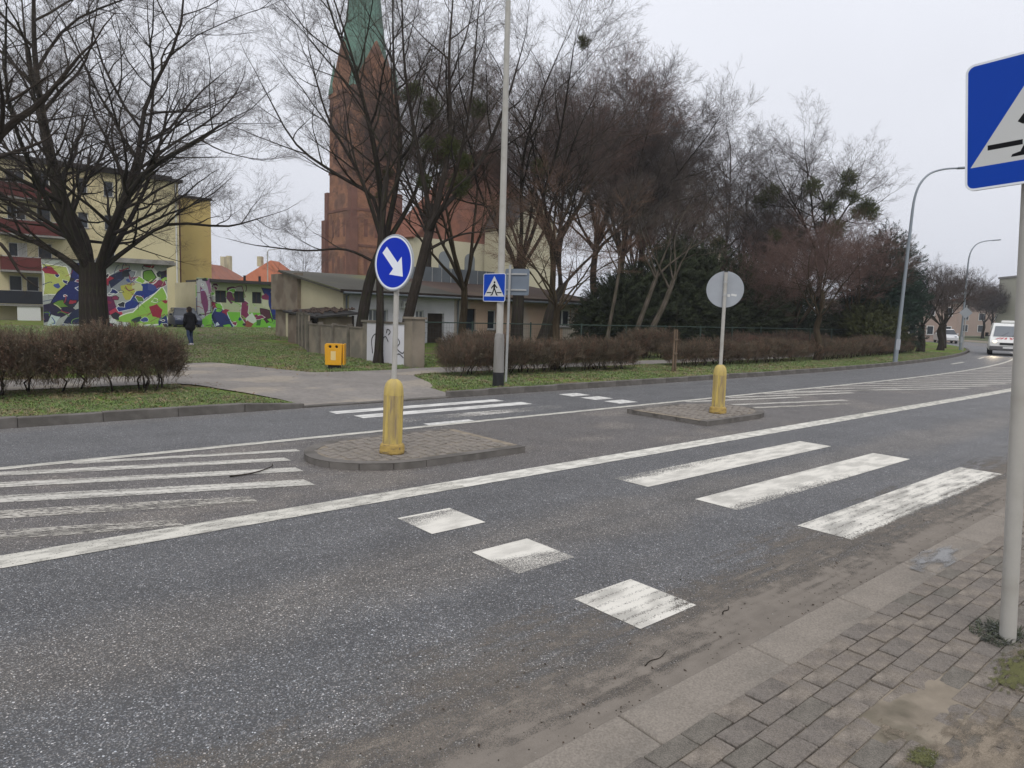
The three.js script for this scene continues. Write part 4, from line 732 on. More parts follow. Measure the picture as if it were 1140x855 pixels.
{ // church: square brick tower with copper spire, gabled body to its right
  const t = thing('church_tower', 'tall brick church tower with a green copper spire behind bare trees', 'church', [44.7, 0, -82]);
  const b = new MB(); b.box(0, 8, 0, 6.9, 16, 6.9); b.box(0, 16.15, 0, 6.75, 0.5, 6.75); b.box(0, 22.3, 0, 6.3, 12, 6.3); b.box(0, 28.5, 0, 6.55, 0.5, 6.55); b.build('wall', M.brick, t); for (const [y, w] of [[5.2, 7.05], [9.6, 7.05], [14.0, 7.05], [18.9, 6.5], [26.9, 6.5]]) { const q = new MB(); q.box(0, y, 0, w, 0.28, w); q.build('string_course', M.brickDark, t); }
  for (const [sx, sz] of [[-1, 1], [1, 1], [-1, -1], [1, -1]]) { const q = new MB(); q.box(sx * 3.35, 6.5, sz * 3.35, 1.1, 13, 1.1); q.box(sx * 3.2, 14.5, sz * 3.2, 0.85, 4, 0.85); q.build('buttress', M.brickDark, t); }
  for (const a of [0, 1, 2, 3]) { // lancet openings and a small gable on each face
    const g = new THREE.Group(); g.name = 'tower_face'; g.rotation.y = a * Math.PI / 2; t.add(g);
    for (const x of [-1.2, 1.2]) { const s = new THREE.Shape(); s.moveTo(-0.45, 0); s.lineTo(0.45, 0); s.lineTo(0.45, 4.6); s.quadraticCurveTo(0.4, 5.4, 0, 5.9); s.quadraticCurveTo(-0.4, 5.4, -0.45, 4.6); s.closePath(); const e = new THREE.ExtrudeGeometry(s, { depth: 0.06, bevelEnabled: false }); e.translate(x, 20.2, 3.13); mesh('lancet', e, M.brickDark, g); }
    for (const y of [7.2, 11.8]) for (const x of [-1.5, 0, 1.5]) { const b2 = new MB(); b2.box(x, y, 3.46, 0.5, 2.2, 0.05); b2.build('niche', M.brickDark, g); }
    for (const x of [-1.2, 1.2]) for (let k = 0; k < 9; k++) { const l = new MB(); l.box(x, 20.6 + k * 0.5, 3.22, 0.8, 0.07, 0.09); l.build('louvre', M.roofDark, g); }
    const s = new THREE.Shape(); s.moveTo(-3.1, 28.75); s.lineTo(3.1, 28.75); s.lineTo(0, 34.6); s.closePath(); const e = new THREE.ExtrudeGeometry(s, { depth: 0.5, bevelEnabled: false }); e.translate(0, 0, 2.65); mesh('gable', e, M.brick, g);
  }
  const sp = new THREE.ConeGeometry(3.4, 28, 8, 1); sp.rotateY(Math.PI / 8); sp.translate(0, 28.7 + 14, 0); mesh('spire', sp, M.copper, t);
  for (const [sx, sz] of [[-1, 1], [1, 1], [-1, -1], [1, -1]]) { const c = new THREE.ConeGeometry(0.75, 4.2, 6); c.translate(sx * 2.75, 30.8, sz * 2.75); mesh('pinnacle', c, M.copper, t); }
}
{
  const t = thing('church_nave', 'church body with a red brick gable and cream lower walls, right of the tower', 'church', [46.0, 0, -72]);
  const b = new MB(); b.box(11.5, 5.3, -3.2, 23, 10.6, 6.4); b.build('wall', M.creamWall, t);
  const s = new THREE.Shape(); s.moveTo(0, 10.6); s.lineTo(23, 10.6); s.lineTo(11.5, 22.3); s.closePath(); const e = new THREE.ExtrudeGeometry(s, { depth: 5.9, bevelEnabled: false }); e.translate(0, 0, -6.2); mesh('gable', e, M.churchRoof, t);
  const r = new MB(); const roofPl = (x0, y0, x1, y1) => { const dx = x1 - x0, dy = y1 - y0, L = Math.hypot(dx, dy), a = Math.atan2(dy, dx); const bx = new THREE.BoxGeometry(L + 0.8, 0.25, 7.0); return r.geo(bx, new THREE.Matrix4().makeRotationZ(a).setPosition((x0 + x1) / 2, (y0 + y1) / 2 + 0.15, -3.0)); }; roofPl(0, 10.6, 11.5, 22.3); roofPl(11.5, 22.3, 23, 10.6); r.build('roof', M.churchRoof, t);
  for (const x of [4.5, 8.5, 13, 17]) { const q = new THREE.Shape(); q.moveTo(-0.8, 0); q.lineTo(0.8, 0); q.lineTo(0.8, 3.2); q.absarc(0, 3.2, 0.8, 0, Math.PI); q.closePath(); const g = new THREE.ExtrudeGeometry(q, { depth: 0.08, bevelEnabled: false, curveSegments: 8 }); g.translate(x, 5.2, 0.0); mesh('window', g, M.glassPale, t); }
}
{
  const t = thing('church_chapel', 'tall cream plastered chapel gable showing between trunks, right of the lamp', 'church', [56.5, 0, -66]);
  const s = new THREE.Shape(); s.moveTo(0, 0); s.lineTo(7.5, 0); s.lineTo(7.5, 12.6); s.lineTo(3.75, 16.6); s.lineTo(0, 12.6); s.closePath(); const e = new THREE.ExtrudeGeometry(s, { depth: 5.5, bevelEnabled: false }); e.translate(0, 0, -5.5); mesh('wall', e, M.creamWall, t);
  const r = new MB(); for (const k of [-1, 1]) { const L = Math.hypot(3.75, 4) + 0.5; r.geo(new THREE.BoxGeometry(L, 0.2, 6), new THREE.Matrix4().makeRotationZ(-k * Math.atan2(4, 3.75)).setPosition(3.75 + k * 2.0, 14.62, -2.8)); } r.build('roof', M.roofDark, t);
}
{ // long low white and peach house
  const t = thing('low_house', 'long low house, white plaster then peach, with a mossy sloping roof', 'house', [15.1, 0, -29.5]);
  const W1 = 6.3, W2 = 10.9, H = 2.48;
  const h1 = [[1.33, 0.55, 1.04, 1.17], [3.95, 0.63, 0.5, 1.1], [4.65, 0.08, 1.02, 1.52]], h2 = [[0.66, 0.78, 0.75, 1.12], [2.24, 0.8, 0.6, 1.06], [7.39, 1.0, 1.26, 1.05], [9.76, 1.3, 0.6, 0.9]];
  const a = new THREE.Group(); a.name = 'white_front'; t.add(a); wallWithHoles(W1, H, 0.3, h1, M.plasterWhite, a);
  const b = new THREE.Group(); b.name = 'peach_front'; b.position.x = W1 + 0.004; t.add(b); wallWithHoles(W2, H, 0.3, h2, M.plasterPeach, b);
  windowIn(a, ...h1[0], { pane: M.glassPale, bars: 3, t: 0.05 }); windowIn(a, ...h1[1], { pane: M.glassPale, bars: 1 });
  const dr = new MB(); dr.box(5.16, 0.84, -0.2, 1.0, 1.5, 0.06); dr.build('door', M.darkWood, a);
  windowIn(b, ...h2[0], { bars: 0, frame: M.darkWood }); windowIn(b, ...h2[1], { bars: 0 }); windowIn(b, ...h2[2], { bars: 1, t: 0.1 }); windowIn(b, ...h2[3], { bars: 2, pane: M.glassPale });
  const core = new MB(); core.box(8.6, 1.2, -4.2, 17.1, 2.4, 7.7); core.build('inner_walls', M.plasterBrown, t);
  const g = new THREE.Shape(); g.moveTo(0, 0); g.lineTo(0, H); g.lineTo(-6.5, 3.42); g.lineTo(-6.5, 0); g.closePath(); for (const [x, m, nm] of [[-0.02, M.plasterCream, 'gable_wall'], [16.92, M.plasterPeach, 'gable_wall']]) { const e = new THREE.ExtrudeGeometry(g, { depth: 0.3, bevelEnabled: false }); e.rotateY(-Math.PI / 2); e.scale(1, 1, 1); e.translate(x + 0.3, 0, 0.002); const mm = mesh(nm, e, m, t); const P = e.attributes.position; for (let k = 0; k < P.count; k++) { /* shape x runs into -z */ } }
  const side = new MB(); side.box(-0.06, 2.5, -6.3, 0.3, 1.9, 3.4); side.build('weathered_side', M.plasterBrown, t);
  const sl = Math.atan2(1.05, 6.9), r1 = new MB(), put = (m, x0, x1, y) => m.geo(new THREE.BoxGeometry(x1 - x0, 0.12, 7.25), new THREE.Matrix4().makeRotationX(sl).setPosition((x0 + x1) / 2, y, -3.1)); put(r1, -0.35, 6.6, 3.04); r1.build('roof', M.roofMoss, t); const r2 = new MB(); put(r2, 6.61, 17.6, 3.04); r2.build('roof', M.roofBrown, t);
  const fa = new MB(); fa.box(8.6, 2.5, 0.52, 18, 0.16, 0.05); fa.build('fascia', M.darkWood, t);
  new MB().tube([V3(-0.3, 2.42, 0.6), V3(17.5, 2.38, 0.6)], [0.06, 0.06], 8).build('gutter', M.metalSheet, t);
  for (const x of [0.12, 6.5, 17.0]) new MB().tube([V3(x, 0.05, 0.08), V3(x, 2.3, 0.08), V3(x, 2.4, 0.5)], [0.045, 0.045, 0.045], 8).build('drainpipe', M.metalSheet, t);
  const box = new MB(); box.box(10.8, 3.9, -6.3, 5.6, 0.9, 1.2); const bx = box.build('roof_housing', M.metalSheet, t); const rb = new MB(); for (let k = 0; k <= 8; k++) rb.box(8.05 + k * 0.69, 3.9, -5.68, 0.04, 0.86, 0.03); rb.build('seam', M.steel, bx);
  const ac = new RoundedBoxGeometry(0.5, 0.36, 0.22, 2, 0.03); ac.translate(3.35, 1.98, 0.13); mesh('air_unit', ac, M.whiteFrame, t);
  const fan = new THREE.CircleGeometry(0.13, 16); fan.translate(3.3, 1.98, 0.245); mesh('fan_grille', fan, M.black, t);
}
{ // ramshackle lean-to behind the wall
  const t = thing('lean_to_shed', 'ramshackle brown lean-to shed with a littered roof behind the concrete wall', 'shed', [14.0, 0, -29.6]);
  for (const [x, z] of [[-0.8, 1.4], [0.9, 1.4], [-0.8, -1.4], [0.9, -1.4]]) new MB().tube([V3(x, 0, z), V3(x, 1.4, z)], [0.06, 0.06], 6).build('post', M.darkWood, t);
  const w = new MB(); w.box(0.05, 0.7, -1.5, 1.8, 1.4, 0.1); w.box(-0.85, 0.68, -0.2, 0.06, 1.36, 2.4); w.box(0.05, 0.68, 1.38, 1.7, 1.36, 0.06); w.build('back_boards', M.plasterBrown, t);
  const r = new MB(); r.geo(new THREE.BoxGeometry(2.2, 0.08, 3.4), new THREE.Matrix4().makeRotationFromEuler(new THREE.Euler(0.06, 0, 0.1)).setPosition(0.05, 1.5, 0)); r.build('roof', M.roofDark, t);
  const q = rngOf(90), h = new MB(); for (let k = 0; k < 90; k++) { const x = -0.9 + q() * 1.9, z = -1.5 + q() * 3.0; h.geo(new THREE.BoxGeometry(0.06 + q() * 0.22, 0.02 + q() * 0.04, 0.05 + q() * 0.12), new THREE.Matrix4().makeRotationFromEuler(new THREE.Euler(q() * 0.5, q() * 3, q() * 0.5)).setPosition(x, 1.56 + x * 0.1 + q() * 0.07, z)); } h.build('roof_litter', M.roofBrown, t, 'stuff');
}
// concrete panel wall: gate pier, graffiti panel, pier, then posts and panels running back
{
  const t = thing('concrete_wall', 'weathered concrete panel wall with posts, beside the yellow bin', 'wall', [0, 0, 0]);
  const pier = (x, z, w, h) => { const b = new MB(); b.box(x, h / 2, z, w, h, w); b.box(x, h + 0.03, z, w + 0.08, 0.06, w + 0.08); b.build('pier', M.wallPanel, t); };
  pier(10.75, -16.7, 0.42, 1.46); pier(10.9, -19.55, 0.3, 1.3);
  const gp = new MB(); gp.box(10.82, 0.68, -18.1, 0.1, 1.22, 2.5, 0.05); gp.build('white_panel', M.plasterWhite, t).userData.label = 'white painted panel with black scrawled graffiti';
  const cap = new MB(); cap.box(10.82, 1.32, -18.1, 0.16, 0.06, 2.5, 0.05); cap.build('coping', M.wallPost, t);
  const run = [[10.92, -19.75], [10.9, -20.85], [10.9, -21.95], [10.92, -23.05], [11.0, -24.15]]; let p = [11.0, -24.15]; for (let k = 1; k <= 7; k++) run.push([11.0 + k * 0.66, -24.15 - k * 1.82]);
  for (let k = 0; k < run.length; k++) { const [x, z] = run[k], h = k < 5 ? 1.2 : 1.5; const b = new MB(); b.box(x, h / 2, z, 0.14, h, 0.14); b.build('post', M.wallPost, t);
    if (k) { const [x0, z0] = run[k - 1], L = Math.hypot(x - x0, z - z0), a = Math.atan2(x - x0, z - z0), hh = (k < 5 ? 1.1 : 1.4) + (hash2(k, 3, 5) - 0.5) * 0.06; const q = new MB(); q.box((x + x0) / 2, hh / 2, (z + z0) / 2, 0.06, hh, L - 0.14, a); q.build('panel', M.wallPanel, t); const c = new MB(); c.box((x + x0) / 2, hh + 0.025, (z + z0) / 2, 0.11, 0.05, L - 0.14, a); c.build('coping', M.wallPost, t); } }
  // the scrawl itself: thin black spray strokes on the white panel
  const spray = (pts) => { const c = new THREE.CatmullRomCurve3(pts.map(([s, y]) => V3(10.765 - 0.05 * 0 , y, -18.1 - s))).getPoints(20); const m = new MB(); m.tube(c.map((q) => V3(10.763 + (q.z + 18.1) * 0.05, q.y, q.z)), c.map(() => 0.014), 4); return m; };
  const sc = new MB(); for (const a of [[[0.9, 0.35], [0.95, 0.8], [0.75, 0.95], [0.6, 0.7], [0.62, 0.3]], [[0.45, 0.3], [0.4, 0.75], [0.2, 0.9], [0.05, 0.75]], [[0.75, 0.5], [0.5, 0.55], [0.3, 0.45]], [[-0.35, 0.95], [-0.55, 0.75], [-0.4, 0.6], [-0.7, 0.45], [-0.85, 0.6]], [[-0.3, 0.3], [-0.5, 0.42], [-0.75, 0.32]], [[0.15, 1.0], [0.1, 1.12], [-0.05, 1.05], [0.05, 0.95]]]) { const m = spray(a); sc.geo(m.geometry()); } sc.build('graffiti', M.black, t);
}
{ // green wire fence running along behind the path
  const t = thing('wire_fence', 'green wire fence with thin posts behind the path, in front of the house', 'fence', [11, 0, -17.6]);
  for (let k = 0; k < 13; k++) { const x = k * 2.5; new MB().tube([V3(x, 0, 0), V3(x, 1.42, 0)], [0.03, 0.03], 6).build('post', M.fenceGreen, t); if (k) { new MB().tube([V3(x - 2.5, 1.36, 0), V3(x, 1.36, 0)], [0.02, 0.02], 6).build('rail', M.fenceGreen, t);
    const w = new MB(); for (let q = 0; q <= 8; q++) w.tube([V3(x - 2.5, 0.15 + q * 0.15, 0), V3(x, 0.15 + q * 0.15, 0)], [0.0022, 0.0022], 3); for (let q = 1; q < 25; q++) w.tube([V3(x - 2.5 + q * 0.1, 0.12, 0), V3(x - 2.5 + q * 0.1, 1.36, 0)], [0.0022, 0.0022], 3); w.build('mesh_panel', M.fenceGreen, t); } }
}
// far buildings to the right
function farBlock(name, label, x, z, turn, w, h, d, wallMat, rows, cols, wx, wy, pitch) {
  const t = thing(name, label, 'building', [x, 0, z], turn); const b = new MB(); b.box(w / 2, h / 2, -d / 2, w, h, d); b.build('wall', wallMat, t);
  const r = new MB(); if (pitch) r.geo(new THREE.CylinderGeometry(0.001, 1, 1, 4).rotateY(Math.PI / 4), new THREE.Matrix4().makeScale(w * 0.74, pitch, d * 0.74).setPosition(w / 2, h + pitch / 2, -d / 2)); else r.box(w / 2, h + 0.15, -d / 2, w + 0.3, 0.3, d + 0.3); r.build('roof', pitch ? M.redTile : M.concrete, t);
  for (let i = 0; i < cols; i++) for (let j = 0; j < rows; j++) { const g = windowIn(t, (i + 0.5) * w / cols - wx / 2, (j + 0.35) * h / rows, wx, wy, { depth: -0.04, sill: true, bars: 0 }); }
  return t;
}
// block of flats right of the road: its left wall edge stands just left of the sign pole
farBlock('grey_block', 'olive-grey concrete block of flats at the picture edge, behind the van', 116.1, -25.4, -0.85, 24, 9.0, 10, M.greyBlock, 3, 9, 0.75, 1.1, 0);
farBlock('pink_tenement', 'pinkish tenement far behind the conifer and street lamps', 80, -34.5, -0.7, 12, 4.3, 8, M.pinkBlock, 2, 6, 0.8, 1.0, 0);
farBlock('street_end_building', 'pale brown building closing the far end of the street', 160, -48, -0.85, 24, 7, 10, M.pinkBlock, 3, 8, 1.2, 1.4, 2.2);
farBlock('back_house', 'yellowish house peeping over the evergreens', 60, -43, -0.6, 4.2, 8.6, 6, M.creamWall, 3, 2, 1.0, 1.2, 0);

// ---------------------------------------------------------------- bare trees
const RIGHT = V3(0.7562, 0, 0.6543), AWAY = V3(0.6543, 0, -0.7562), UP = V3(0, 1, 0);   // across and along the view, for setting limbs
const local = ([a, u, d]) => V3(0, 0, 0).addScaledVector(RIGHT, a).addScaledVector(UP, u).addScaledVector(AWAY, d);
// twig sprays of unit length along +y: a few variants shared by all trees
function sprayGeo(seed, thick, n, spread, leaf = 0) {
  const r = rngOf(seed), b = new MB();
  const twig = (p, d, L, w, k) => {
    const pts = [p.clone()], rad = [w]; let q = p.clone(), dir = d.clone();
    for (let i = 0; i < 3; i++) { dir.add(V3((r() - 0.5) * 0.35, 0.06 + (r() - 0.5) * 0.2, (r() - 0.5) * 0.35)).normalize(); q = q.clone().addScaledVector(dir, L / 3); pts.push(q); rad.push(w * (1 - (i + 1) / 3 * 0.75)); }
    b.tube(pts, rad, 3);
    if (leaf) for (let i = 1; i < 4; i++) if (r() < leaf) { const m = new THREE.Matrix4().makeRotationFromEuler(new THREE.Euler(r() * 6, r() * 6, r() * 6)).setPosition(pts[i]); b.geo(leafQuad, m.scale(V3(1, 1, 1).multiplyScalar(0.6 + r() * 0.7))); }
    if (k > 0) for (let i = 0; i < n; i++) {
      const t = 0.15 + 0.8 * (i + r() * 0.7) / n, s = Math.min(2, Math.floor(t * 3)), o = pts[s].clone().lerp(pts[s + 1], t * 3 - s), az = r() * 6.28, dd = pts[s + 1].clone().sub(pts[s]).normalize();
      const side = V3(Math.cos(az), 0.15, Math.sin(az)).addScaledVector(dd, -V3(Math.cos(az), 0.15, Math.sin(az)).dot(dd)).normalize();
      twig(o, dd.multiplyScalar(1).addScaledVector(side, spread).normalize(), L * (0.35 + 0.3 * r()) * (1.1 - t * 0.5), w * 0.7, k - 1);
    }
  };
  twig(V3(0, 0, 0), V3(0, 1, 0), 1, thick, k0);
  return b.geometry();
}
const leafQuad = (() => { const s = new THREE.Shape(); s.moveTo(0, 0); s.quadraticCurveTo(0.022, 0.02, 0, 0.06); s.quadraticCurveTo(-0.022, 0.02, 0, 0); const g = new THREE.ShapeGeometry(s, 2); return g; })();
let k0 = 1;
k0 = 2;
const sprays = { fine: [1, 2, 3, 4].map((s) => sprayGeo(s, 0.0052, 5, 1.0)), thick: [5, 6, 7, 17].map((s) => sprayGeo(s, 0.0075, 5, 0.95)), far: [8, 9, 10].map((s) => sprayGeo(s, 0.013, 5, 0.95)) };
k0 = 2; sprays.hedge = [11, 12, 13].map((s) => sprayGeo(s, 0.011, 5, 0.9, 0.25)); k0 = 1;
sprays.leafy = [14, 15, 16].map((s) => sprayGeo(s, 0.008, 9, 0.9, 1.0));
const YAX = V3(0, 1, 0);
class Bare {
  constructor(seed, o = {}) { this.r = rngOf(seed); this.wood = new MB(); this.twigs = []; this.o = { up: 0.12, wiggle: 0.16, angle: 0.75, kids: [0, 2.0, 2.4], ratio: 0.5, levels: 3, sprayLen: 0.9, sprayStep: 0.28, minLen: 0.5, ...o }; this.tips = []; }
  path(p, d, L, n) { const pts = [p.clone()]; let q = p.clone(), dir = d.clone().normalize(); const { up, wiggle } = this.o; for (let i = 0; i < n; i++) { dir.add(V3((this.r() - 0.5) * wiggle * 2, (this.r() - 0.5) * wiggle + up * (1 - dir.y) , (this.r() - 0.5) * wiggle * 2)).normalize(); q = q.clone().addScaledVector(dir, L / n); pts.push(q); } return pts; }
  grow(pts, r0, r1, lvl, from = 0.2) {                  // emit a limb and its children
    const n = pts.length, rad = pts.map((_, i) => lerp(r0, r1, Math.pow(i / (n - 1), 0.85)));
    this.wood.tube(pts, rad, r0 > 0.14 ? 10 : r0 > 0.05 ? 6 : r0 > 0.02 ? 4 : 3);
    let L = 0; for (let i = 1; i < n; i++) L += pts[i].distanceTo(pts[i - 1]);
    const o = this.o, at = (t) => { const s = t * (n - 1), i = Math.min(n - 2, Math.floor(s)); return [pts[i].clone().lerp(pts[i + 1], s - i), pts[i + 1].clone().sub(pts[i]).normalize(), lerp(r0, r1, t)]; };
    if (lvl >= o.levels) {
      const m = Math.max(2, Math.round(L / o.sprayStep)); for (let i = 0; i < m; i++) { const [p, d] = at(0.1 + 0.9 * (i + this.r() * 0.5) / m); this.spray(p, d, o.sprayLen * (0.55 + 0.6 * this.r())); }
      const [p, d] = at(1); this.spray(p, d, o.sprayLen * 0.8, 0.2); return;
    }
    const m = Math.max(2, Math.round(L * (o.kids[lvl] ?? 2.2))); let az = this.r() * 6.28;
    for (let i = 0; i < m; i++) {
      const t = from + (1 - from) * (i + 0.3 + this.r() * 0.4) / m, [p, d, rr] = at(Math.min(0.98, t)); az += 2.4 + this.r() * 0.8;
      const side = V3(Math.cos(az), 0.1, Math.sin(az)); side.addScaledVector(d, -side.dot(d)).normalize();
      const dir = d.clone().multiplyScalar(Math.cos(o.angle)).addScaledVector(side, Math.sin(o.angle) * (0.7 + 0.5 * this.r())).normalize();
      const len = Math.max(o.minLen, L * o.ratio * (1.15 - 0.6 * t) * (0.6 + 0.6 * this.r())); const q0 = Math.min(rr * 0.62, 0.02 + len * 0.016);
      this.grow(this.path(p, dir, len, lvl === 0 ? 6 : 4), q0, Math.max(0.004, q0 * 0.35), lvl + 1);
    }
    const [p, d, rr] = at(1); this.grow(this.path(p, d, Math.max(o.minLen, L * 0.25), 3), rr * 0.9, Math.max(0.004, rr * 0.4), Math.max(lvl + 1, o.levels));
  }
  spray(p, d, L, sp = 0.6) { const az = this.r() * 6.28, dir = d.clone().add(V3(Math.cos(az) * sp * 1.35, (this.r() - 0.5) * sp + 0.1, Math.sin(az) * sp * 1.35)).normalize(); this.twigs.push([p.clone(), dir, L, this.r()]); this.tips.push(p); }
  finish(name, label, x, z, { mat = 'dark', kind = 'fine', group, trunk = [], mistletoe = 0, mistAt = null, mistR = 0.4, category = 'tree', leafMat = null, sprayMat = null } = {}) {
    const t = thing(name, label, category, [x, 0.06, z], 0, group);
    for (const [pts, rad] of trunk) { const b = new MB(); b.tube(pts, rad, 14); b.build('trunk', BK[mat], t); }
    this.wood.build('branches', BK[mat], t);
    const set = sprays[kind], q = new THREE.Quaternion(), q2 = new THREE.Quaternion(), lists = set.map(() => []);
    this.twigs.forEach(([p, d, L, s], i) => { q.setFromUnitVectors(YAX, d); q2.setFromAxisAngle(YAX, s * 6.28); lists[i % set.length].push(new THREE.Matrix4().compose(p, q.clone().multiply(q2), V3(L, L, L))); });
    lists.forEach((l, i) => l.length && instanced('crown', set[i], sprayMat ?? TW[mat], l, null, t));
    const pts = mistAt ? mistAt.map(local) : []; for (let k = 0; k < mistletoe; k++) pts.push(this.tips[this.r() * this.tips.length | 0]);
    for (const p of pts) { const m = mesh('mistletoe', mistGeo[this.r() * 2 | 0], mistMat, t); m.position.copy(p); m.scale.setScalar(mistR * (0.6 + 0.7 * this.r())); m.rotation.y = this.r() * 6; }
    return t;
  }
}
const mistMat = std([0.075, 0.085, 0.03], 0.8), mistGeo = [41, 42].map((seed) => {
  const r = rngOf(seed), b = new MB();
  for (let k = 0; k < 260; k++) { const a = r() * 6.283, c = 2 * r() - 1, s = Math.sqrt(1 - c * c), d = V3(s * Math.cos(a), c, s * Math.sin(a)), L = 0.75 + 0.35 * r(); b.tube([d.clone().multiplyScalar(0.12), d.clone().multiplyScalar(0.6 * L).add(V3((r() - .5) * .2, (r() - .5) * .2, (r() - .5) * .2)), d.clone().multiplyScalar(L)], [0.012, 0.01, 0.006], 3);
    for (let j = 0; j < 4; j++) b.geo(leafQuad, new THREE.Matrix4().makeRotationFromEuler(new THREE.Euler(r() * 6, r() * 6, r() * 6)).scale(V3(2.6, 2.6, 2.6)).setPosition(d.clone().multiplyScalar(L * (0.6 + 0.42 * r())).add(V3((r() - .5) * .12, (r() - .5) * .12, (r() - .5) * .12)))); }
  return b.geometry();
});
const curve = (pts, n) => new THREE.CatmullRomCurve3(pts.map(local)).getPoints(n);
const tap = (n, a, b) => Array.from({ length: n + 1 }, (_, i) => lerp(a, b, i / n));
const flare = (pts, rad) => rad.map((r, i) => r * (1 + 0.45 * Math.exp(-(pts[i].y - pts[0].y) / 0.28)));

{ // the big spreading tree on the left
  const b = new Bare(1001, { up: 0.07, wiggle: 0.26, angle: 0.9, kids: [1.2, 1.75, 1.9], ratio: 0.45, sprayLen: 0.8, sprayStep: 0.36 });
  const tr = curve([[0.05, -0.1, 0], [0, 0.8, 0], [-0.03, 1.8, 0], [0, 3.0, 0]], 10);
  for (const [pts, r] of [
    [[[-0.12, 2.5, 0], [-0.7, 3.7, 0.3], [-1.46, 4.9, 0.5], [-2.1, 6.7, 1.0], [-2.9, 10.0, 1.3], [-3.2, 12.6, 1.5]], 0.24],
    [[[-0.1, 2.6, 0], [-0.45, 4.2, -0.3], [-0.85, 6.2, -0.6], [-1.07, 9.0, -1.0], [-0.95, 11.3, -1.2], [-0.6, 13.8, -1.4]], 0.27],
    [[[0.12, 2.6, 0], [0.75, 4.6, 0.2], [1.45, 6.7, 0.4], [1.6, 8.7, 0.8], [2.75, 11.3, 1.0], [3.0, 13.5, 1.0]], 0.2],
    [[[0.2, 2.6, 0], [0.7, 3.6, -0.4], [1.45, 4.8, -0.8], [2.75, 6.0, -1.4], [4.7, 6.9, -2.0], [6.0, 7.5, -2.4]], 0.19],
    [[[0.2, 2.7, 0], [1.1, 3.6, 0.4], [2.3, 4.5, 0.8], [4.2, 4.6, 1.6], [5.3, 5.0, 2.0]], 0.13],
    [[[-0.2, 2.5, 0], [-0.9, 3.2, -0.4], [-1.9, 3.8, -0.8], [-3.4, 4.6, -1.4], [-5.2, 5.0, -2.0]], 0.19],
    [[[0, 2.6, 0.15], [0.3, 3.8, 1.0], [0.5, 5.2, 2.0], [0.6, 7.5, 3.5], [0.8, 10.0, 4.2]], 0.18],
    [[[0, 2.6, -0.15], [-0.2, 3.8, -1.0], [-0.4, 5.2, -2.0], [-0.2, 7.5, -3.6], [0.5, 9.8, -4.5]], 0.17],
    [[[0.1, 2.7, 0.1], [0.55, 4.8, 0.9], [0.95, 6.8, 1.6], [1.0, 9.5, 2.5], [0.6, 12.5, 3.0]], 0.17],
    [[[-0.1, 2.6, 0.1], [-1.0, 4.0, 1.3], [-2.5, 5.6, 2.4], [-4.2, 7.6, 3.2], [-5.5, 10, 3.6]], 0.17]]) b.grow(curve(pts, 12), r * 0.8, 0.022, 0, 0.2);
  b.finish('bare_tree', 'big spreading bare tree with a thick dark trunk in front of the yellow flats', 4.95, -28.7, { mat: 'dark', trunk: [[tr, flare(tr, tap(10, 0.5, 0.42))]] });
}
{ // tree standing just outside on the left, limbs reaching in
  const b = new Bare(1002, { up: 0.10, wiggle: 0.2, angle: 0.8, kids: [0.9, 1.4, 1.8], sprayLen: 0.6, sprayStep: 0.45 });
  const tr = curve([[0, -0.1, 0], [0.05, 1.4, 0], [0, 2.8, 0]], 8);
  for (const [pts, r] of [[[[0, 2.4, 0], [0.5, 3.6, 0.2], [1.1, 4.9, 0.4], [1.8, 5.6, 0.6], [2.5, 6.6, 0.8]], 0.15], [[[0, 2.5, 0], [0.2, 4.2, -0.3], [0.9, 5.4, -0.4], [1.3, 7.3, -0.5]], 0.14], [[[0, 2.3, 0], [0.5, 2.9, 0.2], [1.05, 2.75, 0.3], [1.35, 2.2, 0.4]], 0.06], [[[0, 2.5, 0], [-1.2, 4.5, 0.5], [-2.2, 7, 1]], 0.16]]) b.grow(curve(pts, 10), r, 0.025, 0, 0.3);
  b.finish('bare_tree', 'greenish limbs of a tree reaching in at the upper left corner', 0.4, -18.0, { mat: 'moss', trunk: [[tr, flare(tr, tap(8, 0.3, 0.22))]] });
}
{ // leaning tree left of the church tower
  const b = new Bare(1003, { up: 0.1, wiggle: 0.18, angle: 0.8, kids: [1.0, 1.45, 1.6], ratio: 0.4, sprayLen: 0.8, sprayStep: 0.38 });
  const tr = curve([[0, -0.1, 0], [0.1, 1.2, 0], [0.4, 2.8, 0], [0.9, 4.1, 0]], 10);
  for (const [pts, r] of [[[[0.8, 3.7, 0], [0.4, 5.6, 0.3], [-0.9, 6.4, 0.5], [-2.5, 7.5, 0.8], [-3.8, 9.6, 1]], 0.1], [[[0.85, 3.9, 0], [0.75, 6.4, -0.5], [0.2, 8.9, -1], [-0.6, 10.9, -1.2], [-1.2, 12.8, -1.4]], 0.12], [[[0.9, 4, 0], [1.35, 7.2, 0.3], [1.05, 9.9, 0.6], [0.9, 13.2, 0.8]], 0.13], [[[0.9, 3.9, 0], [1.85, 6, 0.8], [2.3, 8.6, 1.5], [2.7, 11.6, 1.8]], 0.11], [[[0.6, 3.3, 0], [-0.4, 3.7, -0.4], [-1.7, 3.6, -0.7], [-3.3, 3.7, -1]], 0.055], [[[0.8, 3.8, 0], [0.9, 6, -1.4], [0.4, 9, -2.4], [-0.4, 11.6, -3]], 0.1], [[[0.85, 3.9, 0], [-0.3, 6.5, 1.4], [-1.8, 9, 2.2], [-2.6, 11.5, 2.6]], 0.1]]) b.grow(curve(pts, 12), r, 0.02, 0, 0.25);
  b.finish('bare_tree', 'bare tree leaning right in front of the church tower, behind the wall', 12.2, -22.6, { mat: 'dark', trunk: [[tr, flare(tr, tap(10, 0.22, 0.16))]], mistAt: [[1.6, 9.2, 0.3]], mistR: 0.35 });
}
